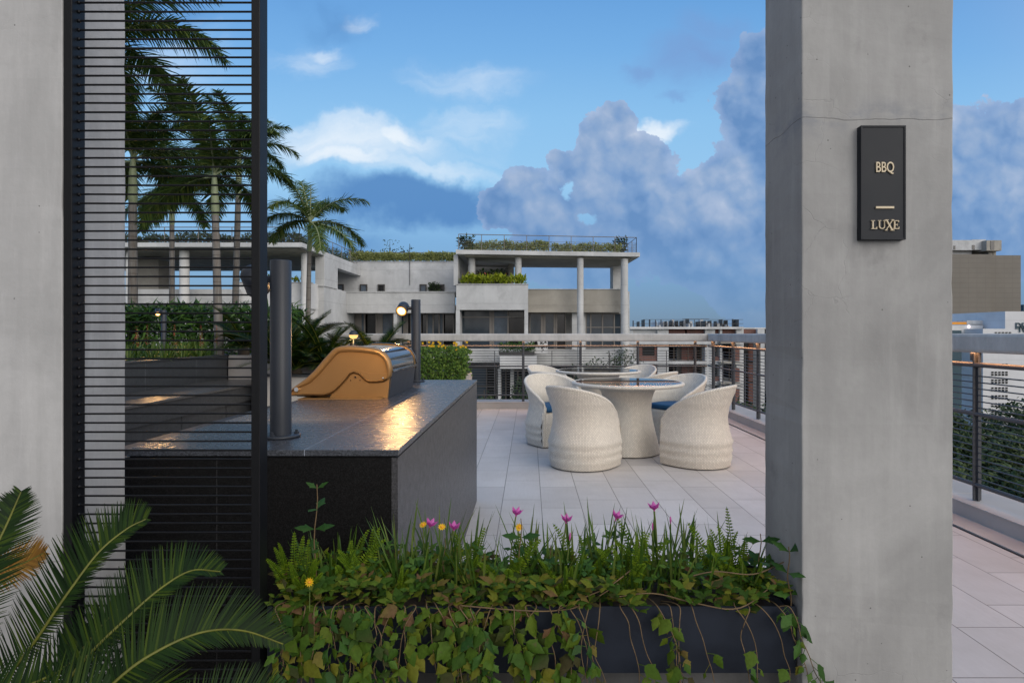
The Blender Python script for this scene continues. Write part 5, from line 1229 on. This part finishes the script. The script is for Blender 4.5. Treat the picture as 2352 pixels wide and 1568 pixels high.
# trailing vines
def vine(x, y, length, leaves, seed, label, lean=0., size=1., kind='ivy', bare=0.):
    r = random.Random(seed); s = thing('trailing_vine', label, 'vine', (x, y, PZ), 'vines trailing over the planter front')
    yf = YC+.012; p0 = Vector((x-lean*.3+r.uniform(-.04, .04), y, PZ)); p1 = Vector((x, yf-.010, .606)); pts = [p0, p0.lerp(p1, .6)+Vector((0, 0, .006)), p1]
    n = 7; sw = r.uniform(-.05, .05)
    for i in range(1, n+1):
        q = i/n; pts.append(Vector((x+lean*q+sw*math.sin(q*3.1)+r.gauss(0, .004), yf-.018-.02*math.sin(q*2.4)+r.gauss(0, .003), .615-length*q)))
    c = crom(pts, 5); m_ = len(c); b = MB(); b.tube(c, [.0016*(1-.5*i/m_) for i in range(m_)], 6); b.build('stem', M['stem'], s)
    b = MB(); k = 0
    leaves = int(leaves*1.3) if leaves > 6 else leaves
    for i in range(leaves):
        q = bare+(1-bare)*(i+r.random())/leaves; f = q*(m_-1); j = min(m_-2, int(f)); p = c[j].lerp(c[j+1], f-j)
        a = r.uniform(-1.3, 1.3)+math.pi*(i % 2)*.0; sx = r.choice((-1, 1)); d = Vector((sx*r.uniform(.3, 1.), -r.uniform(.05, .6), r.uniform(-.9, .25)))
        pe = p+d.normalized()*r.uniform(.006, .022); b.tube([p, pe], .0008, 4, cap=False)
        L = r.choice((r.uniform(.018, .034), r.uniform(.028, .056)))*size; kk = kind if r.random() < .75 else ('wed' if kind == 'ivy' else 'ivy')
        d2 = Vector((d.x*.8, d.y*.8-.1, d.z-.5)); nn = Vector((r.gauss(0, .6), -.8, r.uniform(-.1, 1.3)))
        b.lobed(pe, d2, nn, L, L*r.uniform(.7, 1.02), kk, r.uniform(.0, .6), r.uniform(.0, .5))
    b.build('foliage', M['ivy' if kind == 'ivy' else 'wed'], s)
spots = [  # x pixel on the planter front, length, leaves, lean, bare share, kind
 (632, .18, 14, -.02, 0, 'wed'), (655, .24, 17, -.02, 0, 'ivy'), (676, .27, 17, .02, .1, 'ivy'), (700, .27, 18, .03, .1, 'ivy'), (722, .25, 18, .0, .05, 'ivy'), (742, .26, 18, .02, .1, 'wed'), (765, .27, 18, .0, .1, 'ivy'), (788, .27, 18, .02, 0, 'ivy'), (812, .26, 17, -.02, .1, 'ivy'), (838, .24, 16, .03, .1, 'wed'), (862, .15, 9, .0, 0, 'ivy'),
 (905, .27, 14, .0, .3, 'ivy'), (930, .27, 18, .02, .1, 'ivy'), (955, .27, 19, .0, .1, 'ivy'), (980, .27, 19, .03, .1, 'ivy'), (1004, .27, 20, .02, .2, 'ivy'), (1030, .26, 18, .04, .1, 'ivy'), (1056, .27, 17, .02, .2, 'ivy'), (1080, .27, 18, .03, .2, 'wed'), (1104, .27, 19, .0, .2, 'ivy'), (1128, .27, 17, .03, .2, 'ivy'), (1152, .26, 18, .03, .1, 'ivy'), (1180, .27, 18, .02, .1, 'ivy'), (1206, .24, 15, .03, .1, 'ivy'), (1232, .20, 12, .02, .0, 'ivy'), (1262, .27, 12, .02, .25, 'ivy'), (1285, .27, 13, .02, .2, 'ivy'), (1308, .24, 12, .0, .2, 'wed'), (1330, .27, 7, .01, .3, 'ivy'),
 (1352, .27, 3, .03, .5, 'ivy'), (1378, .27, 4, .06, .55, 'ivy'), (1425, .27, 5, .04, .6, 'ivy'), (1450, .27, 4, .06, .65, 'ivy'), (1512, .24, 10, .05, .2, 'ivy'), (1540, .27, 9, .02, .3, 'ivy'), (1562, .27, 8, .0, .4, 'ivy'), (1590, .27, 5, .05, .5, 'ivy'), (1690, .27, 5, .0, .5, 'ivy'), (1722, .26, 5, .04, .6, 'wed'), (1748, .27, 4, .06, .65, 'ivy'), (1790, .25, 6, .06, .3, 'ivy'), (1815, .27, 16, .09, .1, 'wed')]
ords = 'first second third fourth fifth sixth seventh eighth ninth tenth'.split(); tens = ['', 'ten', 'twenty', 'thirty', 'forty']
def nth(i): return ords[i] if i < 10 else ['eleventh', 'twelfth', 'thirteenth', 'fourteenth', 'fifteenth', 'sixteenth', 'seventeenth', 'eighteenth', 'nineteenth', 'twentieth'][i-10] if i < 20 else {20: 'twenty', 30: 'thirty', 40: 'forty'}[i//10*10]+'-'+ords[i % 10]
for i, (px, L, n, lean, bare, kd) in enumerate(spots):
    look = 'nearly bare stemmed' if n < 7 else ('bright green' if kd == 'wed' else ('olive and brown leaved' if i % 3 else 'densely leaved green'))
    vine(wx(px, YC), rr.uniform(PY0, PY0+.10), L, n, 500+i, '%s vine hanging over the planter front, %s from the screen' % (look, nth(i)), lean, 1.05 if px < 1340 else .9, kd, bare)
# leafy cover over the soil
b = MB(); b2 = MB(); b3 = MB()
def rosette(x, y, z, bb, kind, n, L):
    for j in range(n):
        a = j*2.4+rr.uniform(-.4, .4); e = rr.uniform(.1, 1.1); bb.lobed((x, y, z), (math.cos(a), math.sin(a)-.25, e), (0, -.6, 1), L*rr.uniform(.8, 1.15), L*rr.uniform(.5, .8), kind, .2, .3)
for i in range(420):
    x = rr.uniform(PX0-.02, PX1); y = PY0-.02+(PY1-PY0)*rr.random()**1.25; dens = 1. if x < .1 else .75
    if rr.random() > dens: continue
    rosette(x, y, PZ+rr.uniform(.0, .075), b, 'ivy' if rr.random() < .4 else 'wed', rr.choice((4, 5, 6)), rr.uniform(.022, .042))
for i in range(120):
    x = rr.uniform(PX0, PX1); y = rr.uniform(PY0+.04, PY1); rosette(x, y, PZ+rr.uniform(.02, .11), b2, 'wed', 5, rr.uniform(.018, .034))
o = one(b, 'creeping_foliage', M['ivy'], 'olive creeping leaves covering the planter soil', 'ground cover', kind='stuff'); o = one(b2, 'creeping_foliage', M['wed'], 'fresh green creeping leaves covering the planter soil', 'ground cover', kind='stuff')
# runners lying along the front edge
for i, (pts, lab) in enumerate((([(1060, 1390, 1.50), (1180, 1420-20, 1.49), (1270, 1402, 1.5), (1340, 1388, 1.52), (1420, 1340, 1.56)], 'brown runner lying along the planter rim near its middle'), ([(1400, 1372, 1.53), (1500, 1362, 1.54), (1600, 1385, 1.51), (1700, 1395, 1.5), (1790, 1330, 1.55)], 'long brown runner along the right half of the planter rim'), ([(1560, 1330, 1.56), (1640, 1312, 1.56), (1730, 1318, 1.56), (1800, 1290, 1.58)], 'brown runner between ferns near the right column'), ([(1280, 1400, 1.51), (1340, 1372, 1.53), (1400, 1345, 1.55), (1460, 1300, 1.58)], 'rising brown runner right of the planter middle'))):
    c = crom([P(*q) for q in pts], 6); q = MB(); q.tube(c, .0017, 6); one(q, 'plant_runner', M['stem'], lab, 'stem', 'runners on the planter')
# ferns
def fern(x, y, z, n, L, seed, lab):
    r = random.Random(seed); s = thing('fern_plant', lab, 'fern', (x, y, z), 'sword ferns in the planter')
    for i in range(n):
        a = r.uniform(0, 6.28); e = r.uniform(.03, .38); l = L*1.08*r.uniform(.65, 1.1); d = Vector((math.cos(a)*e, math.sin(a)*e-.06, 1)).normalized(); p = Vector((x+math.cos(a)*.012, y+math.sin(a)*.012, z)); pts = [p]
        for k in range(10): d = (d+Vector((d.x*.08, d.y*.08, -.05))).normalized(); pts.append(pts[-1]+d*l/10)
        b = MB(); b.tube(pts, [.0012]*10+[.0006], 4); nv = Vector((r.gauss(0, .4), -1, .2)).normalized(); np_ = 22
        for k in range(np_):
            q = .12+.88*k/np_; f = q*10; j = min(9, int(f)); c = pts[j].lerp(pts[j+1], f-j); tg = (pts[j+1]-pts[j]).normalized(); sd = tg.cross(nv).normalized()
            for sg in (1, -1): b.leaf(c, sd*sg+tg*.25+nv*.1, nv, .0155*math.sin(math.pi*(.2+.76*q))**.8*r.uniform(.9, 1.1)*L/.17, .0056, .1, .1)
        b.build('frond', M['fern'], s)
fs = [(672, 1.60, 9, .16, 'bright fern at the left end of the planter beside the screen'), (700, 1.57, 8, .15, 'second bright fern from the screen, low and bushy'), (790, 1.66, 6, .17, 'fern in front of the black counter panel, leaning left'), (838, 1.64, 5, .16, 'fern in front of the black counter panel, upright'), (912, 1.60, 5, .10, 'short fern left of the grass tufts'), (1075, 1.66, 6, .15, 'fern left of the two pink lilies over the counter side'),
      (1165, 1.62, 8, .19, 'tall fern below the first pink lily over the tiles'), (1345, 1.66, 7, .17, 'fern between two pink lilies over the tiles'), (1300, 1.58, 6, .12, 'low fern below the star shaped pink lily'), (1445, 1.62, 9, .18, 'thick upright fern right of the planter middle'), (1480, 1.68, 5, .19, 'slim fern behind the thick upright one'), (1650, 1.68, 6, .19, 'fern with the tallest tip right of the lily buds'), (1690, 1.66, 7, .19, 'upright fern nearest the sign column'), (1730, 1.60, 5, .12, 'short fern beside the sign column')]
for i, (px, d, n, L, lab) in enumerate(fs): fern(wx(px, d), d, PZ, n, L, 700+i, lab)
# grass tufts
gt = [740, 760, 790, 905, 925, 945, 985, 1010, 1045, 1065, 1105, 1190, 1220, 1262, 1278, 1300, 1325, 1372, 1398, 1425, 1462, 1500, 1525, 1545, 1580, 1600, 1632, 1665, 1700]
for i, px in enumerate(gt):
    d = 1.60+.11*((i*7) % 5)/4; o = clump(13, .205 if 880 < px < 1600 else .17, .0062, 800+i, .5, .45, 5.).build('grass_tuft', M['grass']); o.location = (wx(px, d), d, PZ)
    tag(o, 'dark green strappy grass tuft growing among ferns in the planter', 'grass tuft', 'grass tufts in the planter', 'thing')
# rain lilies
def lily(px, py, d, az, lab, bud=False, bx=None):
    t_ = P(px, py, d); x0 = wx((bx or px), d); s = thing('pink_lily', lab, 'flower', (x0, d, PZ), 'pink rain lilies')
    top = Vector((t_.x, d, t_.z-.006)); c = bez(Vector((x0, d, PZ)), Vector((x0, d, (PZ+top.z)/2)), top, 8); b = MB(); b.tube(c, [.0019]*6+[.0022]*3, 6); b.build('stem', M['gstem'], s); b = MB(); up = (c[-1]-c[-2]).normalized()
    if bud: b.tube([top, top+up*.008, top+up*.018, top+up*.022], [.001, .0028, .0022, .0004], 8)
    else:
        b.tube([top-up*.004, top+up*.004], [.0015, .0028], 8)
        for j in range(6):
            a = az+j*1.047; o_ = Vector((math.cos(a), math.sin(a), 0)); o_ = (o_-up*o_.dot(up)).normalized(); d_ = up*.95+o_*(.5 if j % 2 else .68); b.leaf(top+up*.002, d_, up-o_*.6, .028, .0175, .12, .16)
    b.build('bloom', M['pink'], s)
lily(987, 1206, 1.68, .3, 'pink lily in front of the grey counter side, the taller of two', bx=968); lily(1042, 1213, 1.68, .8, 'pink lily in front of the grey counter side, nearer its far edge', bx=1030)
lily(1185, 1180, 1.66, .2, 'pink lily over the tiles, first right of the counter', bx=1170); lily(1300, 1196, 1.66, .5, 'star shaped pink lily below the nearer left chair', bx=1290); lily(1414, 1188, 1.67, .1, 'pink lily over the tiles right of the star shaped one', bx=1385); lily(1503, 1168, 1.67, .4, 'tallest pink lily, over the tiles between the front chairs', bx=1512)
lily(1499, 1212, 1.66, 0, 'dark pink lily bud just below the tallest lily', True); lily(1540, 1198, 1.66, 0, 'tall dark pink lily bud right of the tallest lily', True); lily(1308+0, 1235+0, 1.62, 0, 'small dark pink bud beside the star shaped lily', True, 1300)
def daisy(px, py, d, lab, face, bx=None):
    c = P(px, py, d); x0 = wx(bx or px, d); s = thing('yellow_daisy', lab, 'flower', (x0, d, PZ), 'yellow daisies'); f = Vector(face).normalized(); a1 = f.cross(Vector((0, 0, 1))).normalized(); a2 = a1.cross(f)
    b = MB(); b.tube(bez(Vector((x0, d, PZ)), Vector((x0, d, c.z-.01)), c-f*.004, 6), .0013, 5); b.build('stem', M['gstem'], s)
    b = MB()
    for j in range(11): a = j*.571; b.leaf(c, a1*math.cos(a)+a2*math.sin(a)+f*.2, f, .0125, .0062, .0, .05)
    b.build('petal_ring', M['yellow'], s); b = MB(); b.ball(c+f*.0015, .0042, .6, 10, 6); b.build('flower_centre', M['orange'], s)
daisy(711, 1336, 1.50, 'orange yellow daisy facing out over the planter left end', (0, -1, .3)); daisy(1015, 1210, 1.66, 'yellow daisy between the two pink lilies at the counter', (.1, -.6, .8)); daisy(972, 1205, 1.67, 'small yellow daisy beside the taller counter lily', (-.2, -.5, .8)); daisy(1192, 1210, 1.64, 'drooping yellow daisy under the first tile lily', (.3, -.7, .1))
# upright wedelia shoots
def shoot(px, d, top, lab, seed, lean=0):
    r = random.Random(seed); x = wx(px, d); zt = wz(top, d); s = thing('leafy_shoot', lab, 'plant', (x, d, PZ), 'upright leafy shoots'); h = zt-PZ
    c = [Vector((x+lean*q+.004*math.sin(q*9), d, PZ+h*q)) for q in [i/8 for i in range(9)]]; b = MB(); b.tube(c, [.0022-.001*i/8 for i in range(9)], 6); b.build('stem', M['stem'], s); b = MB(); q = .25; k = 0
    while q < 1.01:
        j = min(7, int(q*8)); p = c[j].lerp(c[j+1], q*8-j); a = k*1.571+r.uniform(-.3, .3)+.1
        for sg in (0, math.pi): b.lobed(p, (math.cos(a+sg), math.sin(a+sg)*.7-.15, .35+.5*(q > .9)), (0, -.7, 1), .052 if q < .95 else .034, .034 if q < .95 else .022, 'wed', .2, .25)
        q += .055/h*(1 if q < .8 else .45); k += 1
    b.build('foliage', M['wed'], s)
shoot(723, 1.60, 1112, 'tall leafy shoot rising in front of the black counter panel', 1, .004); shoot(1815, 1.53, 1255, 'leafy shoot climbing against the side of the sign column', 2, -.006); shoot(1745, 1.60, 1225, 'short leafy shoot left of the sign column', 3); shoot(1195, 1.60, 1190, 'leafy shoot beside the first tile lily', 4); shoot(1262, 1.66, 1250, 'small leafy shoot left of the star shaped lily', 5); shoot(1465, 1.66, 1240, 'small leafy shoot below the tallest lily', 6); shoot(1020, 1.66, 1235, 'small leafy shoot under the counter daisies', 8)
